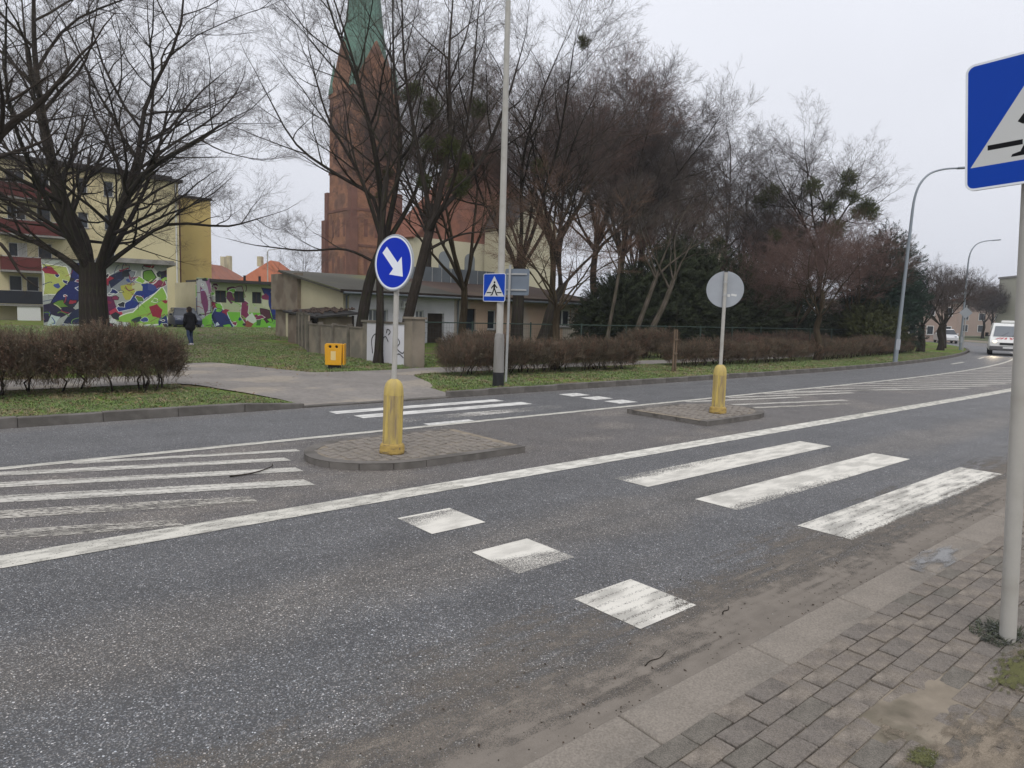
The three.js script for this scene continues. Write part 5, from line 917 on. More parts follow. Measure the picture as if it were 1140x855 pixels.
{ // thin ivy-dark trunk by the gate panel
  const b = new Bare(1004, { up: 0.2, wiggle: 0.14, angle: 0.6, kids: [1.2, 1.6, 1.8], sprayLen: 0.7, sprayStep: 0.4, levels: 2 });
  const tr = curve([[0, -0.1, 0], [0.05, 1.5, 0], [0, 3.2, 0.1], [0.15, 5.5, 0.2]], 10);
  for (const [pts, r] of [[[[0.1, 5, 0.2], [0.3, 7, 0.2], [0.2, 9.5, 0.3]], 0.07], [[[0, 4, 0.1], [-0.8, 6, 0.3], [-1.2, 8, 0.5]], 0.05], [[[0.05, 4.5, 0.1], [0.9, 6.2, -0.2], [1.3, 8.2, -0.4]], 0.05]]) b.grow(curve(pts, 8), r, 0.015, 0, 0.2);
  b.finish('slender_tree', 'slender dark trunk standing against the white graffiti panel', 10.45, -18.2, { mat: 'dark', trunk: [[tr, flare(tr, tap(10, 0.13, 0.08))]] });
}
{ // tree leaning right, full of mistletoe
  const b = new Bare(1005, { up: 0.1, wiggle: 0.2, angle: 0.82, kids: [1.0, 1.45, 1.6], ratio: 0.4, sprayLen: 0.7, sprayStep: 0.38 });
  const tr = curve([[0, -0.1, 0], [0.1, 1.0, 0], [0.54, 3.0, 0], [1.04, 5.1, 0]], 10);
  for (const [pts, r] of [[[[1.0, 4.8, 0], [1.4, 7.2, 0.3], [1.3, 9.9, 0.6], [1.4, 12.3, 0.8]], 0.12], [[[0.9, 4.6, 0], [2.2, 6.3, 0.6], [3.2, 8.7, 1.1], [3.7, 10.6, 1.4]], 0.11], [[[0.9, 4.5, 0], [0.5, 6.6, -0.5], [0.1, 9, -0.9], [0, 11.2, -1.1]], 0.1], [[[0.8, 4.2, 0], [1.6, 5.4, -1.2], [2.2, 7.6, -2], [2.4, 10, -2.4]], 0.09], [[[0.7, 3.6, 0], [1.8, 4.2, 0.4], [2.8, 4.4, 0.8]], 0.06]]) b.grow(curve(pts, 12), r, 0.02, 0, 0.25);
  b.finish('bare_tree', 'bare tree leaning right behind the wall pier, with mistletoe balls', 12.35, -19.9, { mat: 'moss', trunk: [[tr, flare(tr, tap(10, 0.2, 0.14))]], mistAt: [[0.35, 8.6, -0.4], [0.8, 8.2, 0.1], [0.75, 7.0, -0.2], [1.45, 7.0, 0.2], [1.9, 6.6, 0.4], [1.75, 5.8, 0.3], [0.6, 5.9, 0.2], [2.3, 8.3, 0.5]], mistR: 0.42 });
}
// trees grown from a few numbers: height, fork, spread of the limbs
function bareTree(seed, name, label, x, z, { h = 14, fork = 3, n = 6, r = 0.2, spread = 0.35, lean = [0, 0], leader = false, mat = 'dark', kind = 'fine', up = 0.07, ratio = 0.42, kids = [1.05, 1.5, 1.7], levels = 3, sprayLen = 0.85, sprayStep = 0.46, angle = 0.85, wiggle = 0.2, start = 0.28, ...rest } = {}) {
  const b = new Bare(seed, { up, ratio, kids, levels, sprayLen, sprayStep, angle, wiggle }), q = b.r, L = local([lean[0], 0, lean[1]]);
  const top = leader ? h * 0.8 : fork, tr = new THREE.CatmullRomCurve3([V3(0, -0.1, 0), V3((q() - .5) * .15, top * 0.35, (q() - .5) * .15).addScaledVector(L, 0.35), V3((q() - .5) * .3, top * 0.7, (q() - .5) * .3).addScaledVector(L, 0.7), V3(0, top, 0).add(L)]).getPoints(12);
  const rt = leader ? 0.25 : 0.72, rad = tap(12, r, r * rt), base = tr[12]; let az = q() * 6.28;
  for (let k = 0; k < n; k++) {
    az += 2.4 + (q() - .5) * 0.8; const t = leader ? 0.35 + 0.6 * k / n : 0.85 + 0.15 * q(), i = Math.min(11, Math.floor(t * 12)), p = tr[i].clone().lerp(tr[i + 1], t * 12 - i);
    const len = leader ? (h - p.y) * (0.45 + 0.25 * q()) : (h - fork) * (0.6 + 0.25 * q()) * (k ? 1 : 1.1), s = k ? spread * (0.45 + 1.1 * q()) : 0.1, d = V3(Math.cos(az) * s, 1, Math.sin(az) * s).normalize(); const start0 = leader ? V3(Math.cos(az) * 0.8, 0.55, Math.sin(az) * 0.8).lerp(d, 0.4).normalize() : d;
    b.grow(b.path(p, start0, len, 9), Math.min(rad[i] * 0.75, 0.02 + len * 0.0095), 0.012, 0, start);
  }
  if (leader) b.grow(b.path(base, V3(L.x * 0.05, 1, L.z * 0.05).normalize(), h * 0.22, 5), r * rt, 0.012, 1, 0.1);
  return b.finish(name, label, x, z, { mat, kind, trunk: [[tr, flare(tr, rad)]], ...rest });
}
bareTree(2001, 'bare_tree', 'bare tree with a red-brown crown between the arrow sign and the lamp', 16.2, -21.7, { h: 11.5, fork: 2.6, n: 6, r: 0.17, spread: 0.7, mat: 'red', mistletoe: 3 });
bareTree(2002, 'bare_tree', 'thick upright trunk just right of the lamp, beyond the fence', 17.8, -20.4, { h: 13.5, fork: 3.4, n: 7, r: 0.27, spread: 0.6, mat: 'dark', mistletoe: 2 });
bareTree(2003, 'bare_tree', 'dark trunk slanting right beside the thick one near the lamp', 18.35, -20.0, { h: 11.5, fork: 2.8, n: 5, r: 0.2, spread: 0.6, lean: [1.1, 0.2], mat: 'dark' });
bareTree(2004, 'bare_tree', 'tall bare tree behind the peach house, left of the others there', 25.6, -38.5, { h: 19.5, fork: 7.5, n: 11, r: 0.26, spread: 0.55, kind: 'thick', start: 0.25, kids: [1.0, 1.4, 1.65], sprayLen: 1.1, mat: 'dark' });
bareTree(2005, 'bare_tree', 'tall bare tree in front of the peach house windows', 24.1, -25.0, { h: 15.5, fork: 5, n: 11, r: 0.18, spread: 0.55, kind: 'thick', start: 0.25, kids: [1.0, 1.4, 1.65], sprayLen: 0.95, mat: 'red' });
bareTree(2006, 'bare_tree', 'tallest dense bare tree at the right end of the house', 34.3, -31.5, { h: 18.6, fork: 6.5, n: 13, r: 0.26, spread: 0.62, kind: 'thick', start: 0.25, kids: [1.0, 1.4, 1.65], sprayLen: 1.1, mat: 'dark' });
bareTree(2007, 'bare_tree', 'bare tree with fanned branches above the evergreens, left part', 30.9, -26.3, { h: 15.8, fork: 5.5, n: 12, r: 0.18, spread: 0.62, kind: 'thick', start: 0.25, kids: [1.0, 1.4, 1.65], sprayLen: 1.0, mat: 'dark' });
bareTree(2008, 'bare_tree', 'bare tree whose right side slopes down towards the thin trees', 36.0, -29.0, { h: 15.8, fork: 6.5, n: 11, r: 0.2, spread: 0.66, kind: 'thick', start: 0.25, kids: [1.0, 1.4, 1.65], sprayLen: 1.1, mat: 'dark' });
bareTree(2009, 'bare_tree', 'lower bare tree at the foot of the dense crowns', 34.5, -25.7, { h: 11.6, fork: 5, n: 9, r: 0.15, spread: 0.6, kind: 'thick', start: 0.25, kids: [1.0, 1.4, 1.65], sprayLen: 0.9, mat: 'dark' });
// pale leaning trunks in front of the evergreens
bareTree(2010, 'leaning_tree', 'pale trunk leaning right in front of the evergreens, left of the pair', 22.5, -18.6, { h: 8, fork: 3.4, n: 4, r: 0.11, spread: 0.5, lean: [1.0, 0.1], mat: 'pale', sprayLen: 0.7 });
bareTree(2011, 'leaning_tree', 'pale trunk leaning right in front of the evergreens, right of the pair', 22.95, -18.3, { h: 7.5, fork: 3.2, n: 4, r: 0.13, spread: 0.5, lean: [1.2, 0.3], mat: 'pale', sprayLen: 0.7 });
bareTree(2012, 'leaning_tree', 'thin crooked pale trunk left of the leaning pair', 21.4, -19.0, { h: 7, fork: 3.6, n: 3, r: 0.08, spread: 0.5, lean: [0.5, 0.3], mat: 'pale', sprayLen: 0.7 });
// thin trees behind the evergreens
const thin = { leader: true, n: 16, kind: 'thick', mat: 'dark', r: 0.13, levels: 2, kids: [1.7, 2.0], sprayLen: 0.95, spread: 0.6 };
bareTree(2020, 'thin_tree', 'thin bare tree just right of the dense crowns', 38.5, -26.3, { ...thin, h: 11.5 });
bareTree(2021, 'thin_tree', 'thin straight tree, tallest behind the round grey sign', 42.4, -27.1, { ...thin, h: 15.8, n: 14 });
bareTree(2022, 'thin_tree', 'thin forked tree above the round grey sign', 41.4, -25.1, { ...thin, h: 12.4 });
bareTree(2023, 'thin_tree', 'bare tree with dark mistletoe clumps, right of the thin straight one', 41.8, -23.4, { h: 11.8, fork: 4, n: 7, r: 0.15, spread: 0.6, kind: 'thick', mat: 'dark', levels: 2, kids: [1.9, 2.1], mistletoe: 7, mistR: 0.55 });
bareTree(2024, 'thin_tree', 'airy bare tree between the mistletoe trees', 44.8, -23.9, { h: 10.8, fork: 3.5, n: 6, r: 0.14, spread: 0.65, kind: 'thick', mat: 'dark', levels: 2, kids: [1.9, 2.1], mistletoe: 2, mistR: 0.5 });
bareTree(2025, 'bare_tree', 'crooked tree topped with big green mistletoe balls, nearest the conifer', 39.6, -18.9, { h: 15, fork: 5, n: 5, r: 0.17, spread: 0.3, wiggle: 0.24, kind: 'thick', mat: 'dark', levels: 2, kids: [2.0, 2.1], mistAt: [[0.9, 9.0, 0.2], [1.5, 8.8, 0.1], [2.2, 8.4, 0], [2.6, 8.0, 0.2], [0.3, 8.2, 0.3], [1.1, 9.8, 0], [-0.8, 9.3, 0.3], [1.9, 8.0, 0.3], [0.7, 7.0, 0.2]], mistR: 0.5 });
bareTree(2026, 'bare_tree', 'brownish bare tree low behind the evergreens, right of the leaning pair', 33.0, -24.5, { h: 9.5, fork: 3, n: 9, r: 0.14, spread: 0.7, kind: 'thick', mat: 'red' });
bareTree(2027, 'bare_tree', 'bushy bare tree rising behind the round grey sign', 37.5, -23.0, { h: 9.5, fork: 3, n: 9, r: 0.14, spread: 0.7, kind: 'thick', mat: 'dark', mistletoe: 3, mistR: 0.5 });
bareTree(2028, 'bare_tree', 'bushy bare tree between the round sign and the crooked mistletoe tree', 41.0, -21.5, { h: 9.2, fork: 3, n: 9, r: 0.14, spread: 0.7, kind: 'thick', mat: 'dark', mistletoe: 3, mistR: 0.5 });
bareTree(2029, 'bare_tree', 'tall bare tree filling the gap behind the dense crowns', 44, -36, { h: 17, fork: 5, n: 10, r: 0.22, spread: 0.6, kind: 'thick', mat: 'dark' });
// low trees along the right-hand verge
bareTree(2030, 'verge_tree', 'low reddish bare tree in the verge hedge', 29.2, -13.9, { h: 6.0, fork: 1.9, n: 7, r: 0.16, spread: 0.75, mat: 'red', kind: 'thick', sprayLen: 0.75, kids: [1.5, 2.0, 2.2], up: 0.06 });
bareTree(2031, 'verge_tree', 'rust-brown bushy tree behind the verge hedge', 36.4, -18.6, { h: 6.6, fork: 1.4, n: 9, r: 0.13, spread: 0.8, mat: 'red', kind: 'thick', sprayLen: 0.85, kids: [1.3, 1.7, 1.8] });
bareTree(2032, 'verge_tree', 'low brown bushy tree behind the round grey sign', 33.5, -19.2, { h: 5.4, fork: 1.2, n: 9, r: 0.11, spread: 0.9, mat: 'red', kind: 'thick', sprayLen: 0.8, kids: [1.3, 1.7, 1.8] });
bareTree(2033, 'verge_tree', 'rusty crown of a low tree below the mistletoe balls', 40.6, -17.4, { h: 7.4, fork: 2, n: 9, r: 0.13, spread: 0.6, mat: 'red', kind: 'thick', sprayLen: 0.9, kids: [1.3, 1.7, 1.8] });
bareTree(2034, 'row_tree', 'pollarded tree nearest in the row beyond the curved lamp', 46.8, -15.9, { h: 5.6, fork: 1.7, n: 6, r: 0.22, spread: 0.7, kind: 'thick', sprayLen: 0.8, mat: 'dark', group: 'row of low trees along the bend' });
bareTree(2035, 'row_tree', 'second pollarded tree in the row along the bend', 52.8, -16.7, { h: 5.6, fork: 1.8, n: 6, r: 0.2, spread: 0.7, kind: 'far', sprayLen: 0.8, mat: 'dark', group: 'row of low trees along the bend' });
bareTree(2036, 'row_tree', 'third pollarded tree in the row along the bend', 58.6, -18.4, { h: 6, fork: 1.8, n: 6, r: 0.22, spread: 0.7, kind: 'far', sprayLen: 0.85, mat: 'dark', group: 'row of low trees along the bend' });
bareTree(2037, 'row_tree', 'farthest pollarded tree in the row along the bend', 63.6, -20.0, { h: 6.2, fork: 1.8, n: 6, r: 0.22, spread: 0.7, kind: 'far', sprayLen: 0.85, mat: 'dark', group: 'row of low trees along the bend' });
bareTree(2038, 'far_tree', 'distant bare tree beside the olive-grey block', 123.1, -32.3, { h: 8.6, fork: 2.5, n: 7, r: 0.22, spread: 0.7, kind: 'far', sprayLen: 1.5, sprayStep: 0.5, mat: 'dark' });
bareTree(2039, 'far_tree', 'distant bare tree at the end of the street above the parked cars', 130.3, -35.3, { h: 8.5, fork: 2.5, n: 7, r: 0.22, spread: 0.7, kind: 'far', sprayLen: 1.5, sprayStep: 0.5, mat: 'dark' });
bareTree(2040, 'far_tree', 'small distant bare tree against the sky left of the church', 27.5, -61, { h: 8.0, fork: 3, n: 5, r: 0.08, spread: 0.5, kind: 'thick', sprayLen: 1.0, levels: 2, mat: 'dark' });
// small tree with hanging brown leaves in the hedge by the lamp
bareTree(2050, 'brown_leaf_tree', 'small tree still holding brown withered leaves, in the middle hedge', 14.25, -14.55, { h: 5.6, fork: 1.9, n: 7, r: 0.13, spread: 0.75, mat: 'red', kind: 'leafy', sprayLen: 0.55, sprayStep: 0.3, kids: [1.5, 2.0, 2.2], up: 0.03, sprayMat: std([0.15, 0.095, 0.068], 0.95) });

// ---------------------------------------------------------------- evergreens
const needleSpray = [51, 52].map((seed) => { const r = rngOf(seed), b = new MB(); for (let k = 0; k < 34; k++) { const t = r(), a = r() * 6.28, y = t * 0.9; const m = new THREE.Matrix4().makeRotationFromEuler(new THREE.Euler(0.9 + r() * 0.5, a, 0, 'YXZ')).scale(V3(2.0, 3.6 * (1.1 - t * 0.5), 1)).setPosition(0, y, 0); b.geo(leafQuad, m); } b.tube([V3(0, 0, 0), V3(0, 0.9, 0)], [0.012, 0.004], 3); return b.geometry(); });
function evergreen(seed, label, x, z, clumps, count, col, cone = 0) {
  const r = rngOf(seed), t = thing('evergreen_tree', label, 'evergreen', [x, 0.06, z]), lists = [[], []], cols = [[], []]; let H = 0;
  for (const c of clumps) H = Math.max(H, c[1] + c[4]);
  new MB().tube([V3(0, -0.1, 0), V3(0.05, H * 0.4, 0), V3(0, H * 0.85, 0)], [0.16, 0.12, 0.03], 9).build('trunk', BK.dark, t);
  const limbs = new MB(); for (const c of clumps) limbs.tube([V3(0, Math.max(0.3, c[1] - c[4] * 0.9), 0), local([c[0] * 0.6, c[1] - c[4] * 0.3, c[2] * 0.6]), local([c[0], c[1], c[2]])], [0.07, 0.05, 0.02], 5); limbs.build('branches', BK.dark, t);
  const tot = clumps.reduce((a, c) => a + c[3] * c[3] * c[4], 0);
  for (const [lx, ly, lz, rad, ry] of clumps) {
    const c = local([lx, ly, lz]), n = Math.round(count * rad * rad * ry / tot);
    for (let k = 0; k < n; k++) {
      const a = r() * 6.283, q = 2 * r() - 1, s = Math.sqrt(1 - q * q), m = Math.pow(r(), 0.28) * (0.82 + 0.36 * fbm(a * 1.2 + seed, q * 2.2 + 9, seed, 3)); let d = V3(s * Math.cos(a), q, s * Math.sin(a));
      const w = cone ? lerp(1, 1 - cone, (q + 1) / 2) : 1; const p = V3(c.x + d.x * rad * m * w, c.y + d.y * ry * m, c.z + d.z * rad * m * w); if (p.y < 0.1) continue;
      const dir = d.clone().add(V3((r() - .5) * 1.1, 0.25 + (r() - .5) * 0.8, (r() - .5) * 1.1)).normalize(), L = 0.4 + 0.5 * r(), i = r() * 2 | 0;
      lists[i].push(new THREE.Matrix4().compose(p, new THREE.Quaternion().setFromUnitVectors(YAX, dir), V3(L, L, L))); const g = 0.65 + 0.75 * r(); cols[i].push(lin(col[0] * g, col[1] * g, col[2] * g));
    }
  }
  const mat = std([1, 1, 1], 0.75); lists.forEach((l, i) => l.length && instanced('crown', needleSpray[i], mat, l, cols[i], t));
  return t;
}
const YEW = [0.034, 0.042, 0.02];
evergreen(61, 'dark yew bushes at the right end of the peach house', 25.8, -22.2, [[0, 1.7, 0, 1.5, 1.7], [0.6, 2.9, 0.2, 0.9, 1.1], [-0.9, 1.2, 0, 1.0, 1.2]], 2600, YEW);
evergreen(62, 'tall dark evergreen behind the pale leaning trunks', 28.8, -21.8, [[0, 2.0, 0, 1.9, 2.0], [0.4, 3.8, 0, 1.3, 1.5], [1.3, 2.6, 0, 1.4, 1.8], [-1.0, 2.8, 0, 0.9, 1.2]], 4200, YEW);
evergreen(63, 'broad dark evergreen left of the round grey sign', 31.0, -21.4, [[0, 2.2, 0, 2.1, 2.2], [-0.6, 4.2, 0, 1.2, 1.4], [0.9, 4.0, 0.3, 1.2, 1.3], [1.6, 1.8, 0, 1.5, 1.8]], 4600, YEW);
evergreen(64, 'dark evergreen right behind the round grey sign', 33.6, -20.6, [[0, 2.0, 0, 1.9, 2.0], [0.2, 3.6, 0, 1.2, 1.2], [1.6, 1.6, 0, 1.3, 1.6]], 3600, YEW);
evergreen(65, 'shadowy evergreen between the round sign and the rusty trees', 37.8, -20.8, [[0, 2.0, 0, 2.2, 2.0], [1.8, 1.8, 0, 1.6, 1.8], [-1.6, 1.5, 0, 1.4, 1.5]], 3600, [0.03, 0.04, 0.022]);
evergreen(66, 'blue-green conifer left of the curved street lamp', 43.6, -17.4, [[0, 1.6, 0, 2.3, 1.7], [0.3, 3.2, 0, 2.0, 1.6], [0.7, 4.8, 0, 1.4, 1.5], [0.5, 6.2, 0, 0.8, 1.2], [1.5, 3.0, 0, 1.2, 1.2]], 5200, [0.026, 0.044, 0.03]);
evergreen(67, 'low olive bush at the foot of the conifer', 40.8, -16.6, [[0, 1.2, 0, 1.5, 1.3]], 1500, [0.055, 0.06, 0.022]);

// ---------------------------------------------------------------- hedges
const hedgeMat = std([1, 1, 1], 0.95);
function hedge(seed, label, x0, x1, zc, dep, h, density, col, follow = true, low = 0.14) {
  const r = rngOf(seed), t = thing('hedge', label, 'hedge', [0, 0, 0]), L = x1 - x0, n = Math.round(L * dep * h * density), lists = sprays.hedge.map(() => []), cols = sprays.hedge.map(() => []), stems = new MB();
  for (let k = 0; k < n; k++) {
    const u = r(), e = Math.min(u, 1 - u) * L, rnd = e < 0.5 ? Math.sqrt(Math.max(0.05, 1 - (1 - e / 0.5) ** 2)) : 1, x = x0 + u * L, bump = 0.66 + 0.6 * fbm(x * 0.9 + seed, 3, seed, 4), hh = h * (0.55 + 0.45 * rnd) * bump;
    let v = 2 * r() - 1; if (r() < 0.5) v = Math.sign(v) * Math.pow(Math.abs(v), 0.35); const y = low * h + (hh - low * h - 0.12) * Math.pow(r(), 0.6), q = 1 - 0.3 * Math.pow(y / h, 3), z = zc + (follow ? bend(x) : 0) + v * dep / 2 * rnd * q;
    const dir = V3((r() - .5) * 1.3, 0.7 + r() * 0.8, (r() - .5) * 1.3 + v * 0.7).normalize(), s = 0.24 + 0.24 * r(), i = r() * 3 | 0, g = 0.45 + 1.1 * r();
    lists[i].push(new THREE.Matrix4().compose(V3(x, y, z), new THREE.Quaternion().setFromUnitVectors(YAX, dir), V3(s, s, s))); const warm = r() < 0.25 ? 1.3 : 1; cols[i].push(lin(col[0] * g * warm, col[1] * g, col[2] * g));
  }
  for (let k = 0; k < L * 5; k++) { const x = x0 + 0.2 + r() * (L - 0.4), z = zc + (follow ? bend(x) : 0) + (r() - .5) * dep * 0.6, p = [V3(x, 0.02, z)]; for (let i = 1; i < 4; i++) p.push(V3(x + (r() - .5) * 0.5 * i / 2, h * 0.25 * i, z + (r() - .5) * 0.4 * i / 2)); stems.tube(p, [0.022, 0.016, 0.011, 0.006], 5); }
  stems.build('stems', BK.dark, t, 'stuff');
  lists.forEach((l, i) => instanced('foliage', sprays.hedge[i], hedgeMat, l, cols[i], t));
  return t;
}
const HB = [0.128, 0.102, 0.072];
hedge(71, 'long clipped brown hedge behind the left verge', -5, 3.75, -14.05, 1.15, 1.12, 640, HB);
hedge(72, 'clipped brown hedge behind the lamp post', 10.05, 17.0, -14.05, 1.0, 0.86, 640, HB);
hedge(73, 'small brown bush behind the path, right of the wall pier', 12.1, 14.4, -17.2, 0.9, 0.85, 600, HB, false, 0.1);
hedge(74, 'brown hedge block behind the path, left of the wooden stakes', 20.6, 23.4, -17.2, 1.0, 0.95, 560, HB, false, 0.1);
hedge(75, 'clipped brown hedge right of the wooden stakes', 19.0, 28.2, -13.9, 0.9, 0.78, 560, HB);
hedge(76, 'long brown hedge running on to the curved lamp', 28.9, 45.5, -13.75, 0.9, 0.8, 400, HB);
hedge(77, 'reddish hedge along the back of the path', 28, 40, -17.2, 0.9, 0.9, 320, [0.14, 0.105, 0.08]);

// ---------------------------------------------------------------- grass, leaves, litter
const tuft = [81, 82, 83].map((seed) => { const r = rngOf(seed), p = [], n = [], id = []; for (let k = 0; k < 9; k++) { const a = r() * 6.28, x = (r() - .5) * 0.07, z = (r() - .5) * 0.07, L = 0.014 + 0.034 * r(), w = 0.0034 + 0.0025 * r(), bx = Math.cos(a), bz = Math.sin(a), o = p.length / 3, l = L * (0.7 + 1.2 * r()); p.push(x - bz * w, 0, z + bx * w, x + bz * w, 0, z - bx * w, x + bx * l * 0.35 - bz * w * .8, L * 0.65, z + bz * l * 0.35 + bx * w * .8, x + bx * l * 0.35 + bz * w * .8, L * 0.65, z + bz * l * 0.35 - bx * w * .8, x + bx * l, L * 0.95, z + bz * l); for (let q = 0; q < 5; q++) n.push(-bx * 0.4, 0.85, -bz * 0.4); id.push(o, o + 2, o + 1, o + 2, o + 3, o + 1, o + 2, o + 4, o + 3); } const g = new THREE.BufferGeometry(); g.setAttribute('position', new THREE.Float32BufferAttribute(p, 3)); g.setAttribute('normal', new THREE.Float32BufferAttribute(n, 3)); g.setAttribute('uv', new THREE.Float32BufferAttribute(new Array(p.length / 3 * 2).fill(0), 2)); g.setIndex(id); return g; });
const grassMat = new THREE.MeshPhysicalMaterial({ color: 0xffffff, roughness: 0.9, transmission: 0.35, thickness: 0 });
const onPath = (x, z) => { const zz = z - bend(x); if (x < 4.05) return zz < -14.7 && zz > -16.6; if (x > 9.7) return zz < -14.9 && zz > -16.3; const a = Math.min(apronL(x), apronR(x)); const far = x < 6.2 ? -16.7 - 3.2 * sstep(4.0, 5.2, x) : lerp(-19.9, -16.1, sstep(6.2, 7.6, x)); return z < a + 0.05 && z > far - 0.05; };
function grass(name, label, seed, x0, x1, za, zb, per, size, skip) {
  const r = rngOf(seed), ls = tuft.map(() => []), cs = tuft.map(() => []), area = (x1 - x0) * Math.abs(za - zb);
  for (let k = 0; k < area * per; k++) {
    const x = lerp(x0, x1, r()), z = lerp(za, zb, r()) + bend(x); if (onPath(x, z) || (skip && skip(x, z))) continue;
    const b = fbm(x * 1.1 + 3, z * 1.1 + 300, 66, 4), bare = sstep(0.60, 0.70, b); if (r() < bare * 0.8) continue;
    const s = size * (0.6 + 0.8 * r()), i = r() * 3 | 0, dry = r() < 0.16 + 0.5 * sstep(0.5, 0.62, b), g = 0.7 + 0.6 * r(); cs[i].push(dry ? lin(0.24 * g, 0.195 * g, 0.085 * g) : lin(0.135 * g, 0.205 * g, 0.03 * g));
    ls[i].push(new THREE.Matrix4().compose(V3(x, landY(x, z) - 0.004, z), new THREE.Quaternion().setFromAxisAngle(YAX, r() * 6.28), V3(s, s, s)));
  }
  const t = new THREE.Group(); t.name = name; t.userData = { label, category: 'grass', kind: 'stuff' }; scene.add(t);
  ls.forEach((l, i) => instanced('blades', tuft[i], grassMat, l, cs[i], t));
}
grass('verge_grass', 'short patchy grass on the left verge', 91, -6, 4.9, -11.3, -14.9, 420, 1.0, (x, z) => x > 3.9 && z < -11.2 - 2.4 * sstep(4.9, 3.9, x) - 0.2);
grass('verge_grass_001', 'green grass on the right verge along the kerb', 92, 8.35, 48, -11.3, -14.9, 240, 1.15, (x, z) => x < 8.8 && z > -11.35);
grass('lawn_grass', 'rough lawn grass in front of the concrete wall', 93, 3, 12, -15.8, -33, 170, 1.3, (x, z) => x > 10.7 && z > -25);
grass('lawn_grass_001', 'thin grass beyond the path and around the fence', 94, 10, 46, -16.4, -21, 75, 1.3);
grass('lawn_grass_002', 'grass around the big tree and the graffiti buildings', 95, -8, 22, -33, -52, 45, 1.7);
// fallen leaves
{
  const r = rngOf(99), ms = [], cs = []; for (let k = 0; k < 5200; k++) { let x, z; const w = r(); if (w < 0.35) { x = lerp(-5, 4.6, r()); z = lerp(-11.4, -14.8, r()); } else if (w < 0.85) { x = lerp(9, 34, r()); z = lerp(-11.4, -14.8, r()) + bend(x); } else { x = lerp(3.5, 14, r()); z = lerp(-15, -26, r()); } const s = 0.6 + 0.9 * r(); ms.push(new THREE.Matrix4().compose(V3(x, landY(x, z) + 0.012 + r() * 0.03, z), new THREE.Quaternion().setFromEuler(new THREE.Euler(-1.57 + (r() - .5) * 1.1, r() * 6, r() * 6, 'YXZ')), V3(s, s, s))); const g = 0.6 + 0.8 * r(); cs.push(r() < 0.6 ? lin(0.14 * g, 0.08 * g, 0.04 * g) : lin(0.20 * g, 0.15 * g, 0.08 * g)); }
  const o = instanced('fallen_leaves', leafQuad, std([1, 1, 1], 0.9), ms, cs, scene); tag(o, 'brown fallen leaves scattered over the verges', 'leaves');
}
{ // grit and plant scraps in the near gutter
  const r = rngOf(101), g = new THREE.IcosahedronGeometry(0.0035, 0), ms = [], cs = [];
  for (let k = 0; k < 2200; k++) { const x = 0.8 + r() * 8.5, z = -1.76 - Math.pow(r(), 2.2) * 0.95, s = 0.25 + 1.3 * Math.pow(r(), 3); ms.push(new THREE.Matrix4().compose(V3(x, 0.002, z), new THREE.Quaternion().setFromEuler(new THREE.Euler(r() * 6, r() * 6, r() * 6)), V3(s * (0.7 + r()), s * 0.7, s))); const q = r(); cs.push(q < 0.55 ? lin(0.05, 0.042, 0.033) : q < 0.85 ? lin(0.17, 0.15, 0.125) : lin(0.32, 0.3, 0.27)); }
  tag(instanced('gutter_grit', g, std([1, 1, 1], 0.95), ms, cs, scene), 'grit and crumbs of soil lying in the near gutter', 'grit');
  const l = [], lc = []; for (let k = 0; k < 110; k++) { const x = 1.2 + r() * 6.5, z = -1.78 - Math.pow(r(), 1.8) * 0.6, s = 0.15 + 0.4 * r(); l.push(new THREE.Matrix4().compose(V3(x, 0.006, z), new THREE.Quaternion().setFromEuler(new THREE.Euler(-1.57 + (r() - .5) * 0.9, r() * 6, r() * 6, 'YXZ')), V3(s, s, s))); const q = 0.6 + 0.7 * r(); lc.push(lin(0.06 * q, 0.042 * q, 0.03 * q)); }
  tag(instanced('gutter_leaves', leafQuad, std([1, 1, 1], 0.9), l, lc, scene), 'rotted leaf scraps along the near gutter', 'leaves');
}
function stick(name, label, pts, r0, y = 0.012) { const c = new THREE.CatmullRomCurve3(pts.map(([x, z, h = 0]) => V3(x, y + h, z))).getPoints(24), b = new MB(); b.tube(c, tap(24, r0, r0 * 0.4), 6); return tag(b.build(name, BK.dark, scene), label, 'twig'); }
stick('fallen_twig', 'dark curved twig lying on the left hatching, by the island', [[2.3, -6.86], [2.48, -6.85, 0.004], [2.66, -6.93, 0.006], [2.8, -7.06, 0.004], [2.86, -7.2]], 0.009);
stick('fallen_twig', 'thin twig in the near gutter, left of the kerb joint', [[2.62, -1.98], [2.68, -1.995], [2.74, -1.985], [2.83, -2.01]], 0.0032, 0.005);
stick('fallen_twig', 'short dark twig on the road below the ribbed stop block', [[3.45, -2.08], [3.49, -2.10], [3.53, -2.095], [3.58, -2.125]], 0.004, 0.005);
// plants growing through the pavement
function weeds(label, x, z, n, rad, seed, col, blade = 1) {
  const r = rngOf(seed), ls = tuft.map(() => []), cs = tuft.map(() => []); for (let k = 0; k < n; k++) { const a = r() * 6.28, q = Math.sqrt(r()) * rad, s = blade * (0.5 + 0.6 * r()), i = r() * 3 | 0, px = x + Math.cos(a) * q, pz = z + Math.sin(a) * q * 0.7; ls[i].push(new THREE.Matrix4().compose(V3(px, paveY(px, pz) - 0.006, pz), new THREE.Quaternion().setFromAxisAngle(YAX, r() * 6), V3(s, s, s))); const g = 0.6 + 0.8 * r(); cs[i].push(lin(col[0] * g, col[1] * g, col[2] * g)); }
  const t = thing('weed_clump', label, 'weeds'); ls.forEach((l, i) => l.length && instanced('blades', tuft[i], grassMat, l, cs[i], t)); return t;
}
weeds('dark weeds round the foot of the near sign pole', 4.36, -0.97, 90, 0.17, 111, [0.045, 0.055, 0.022], 0.9);
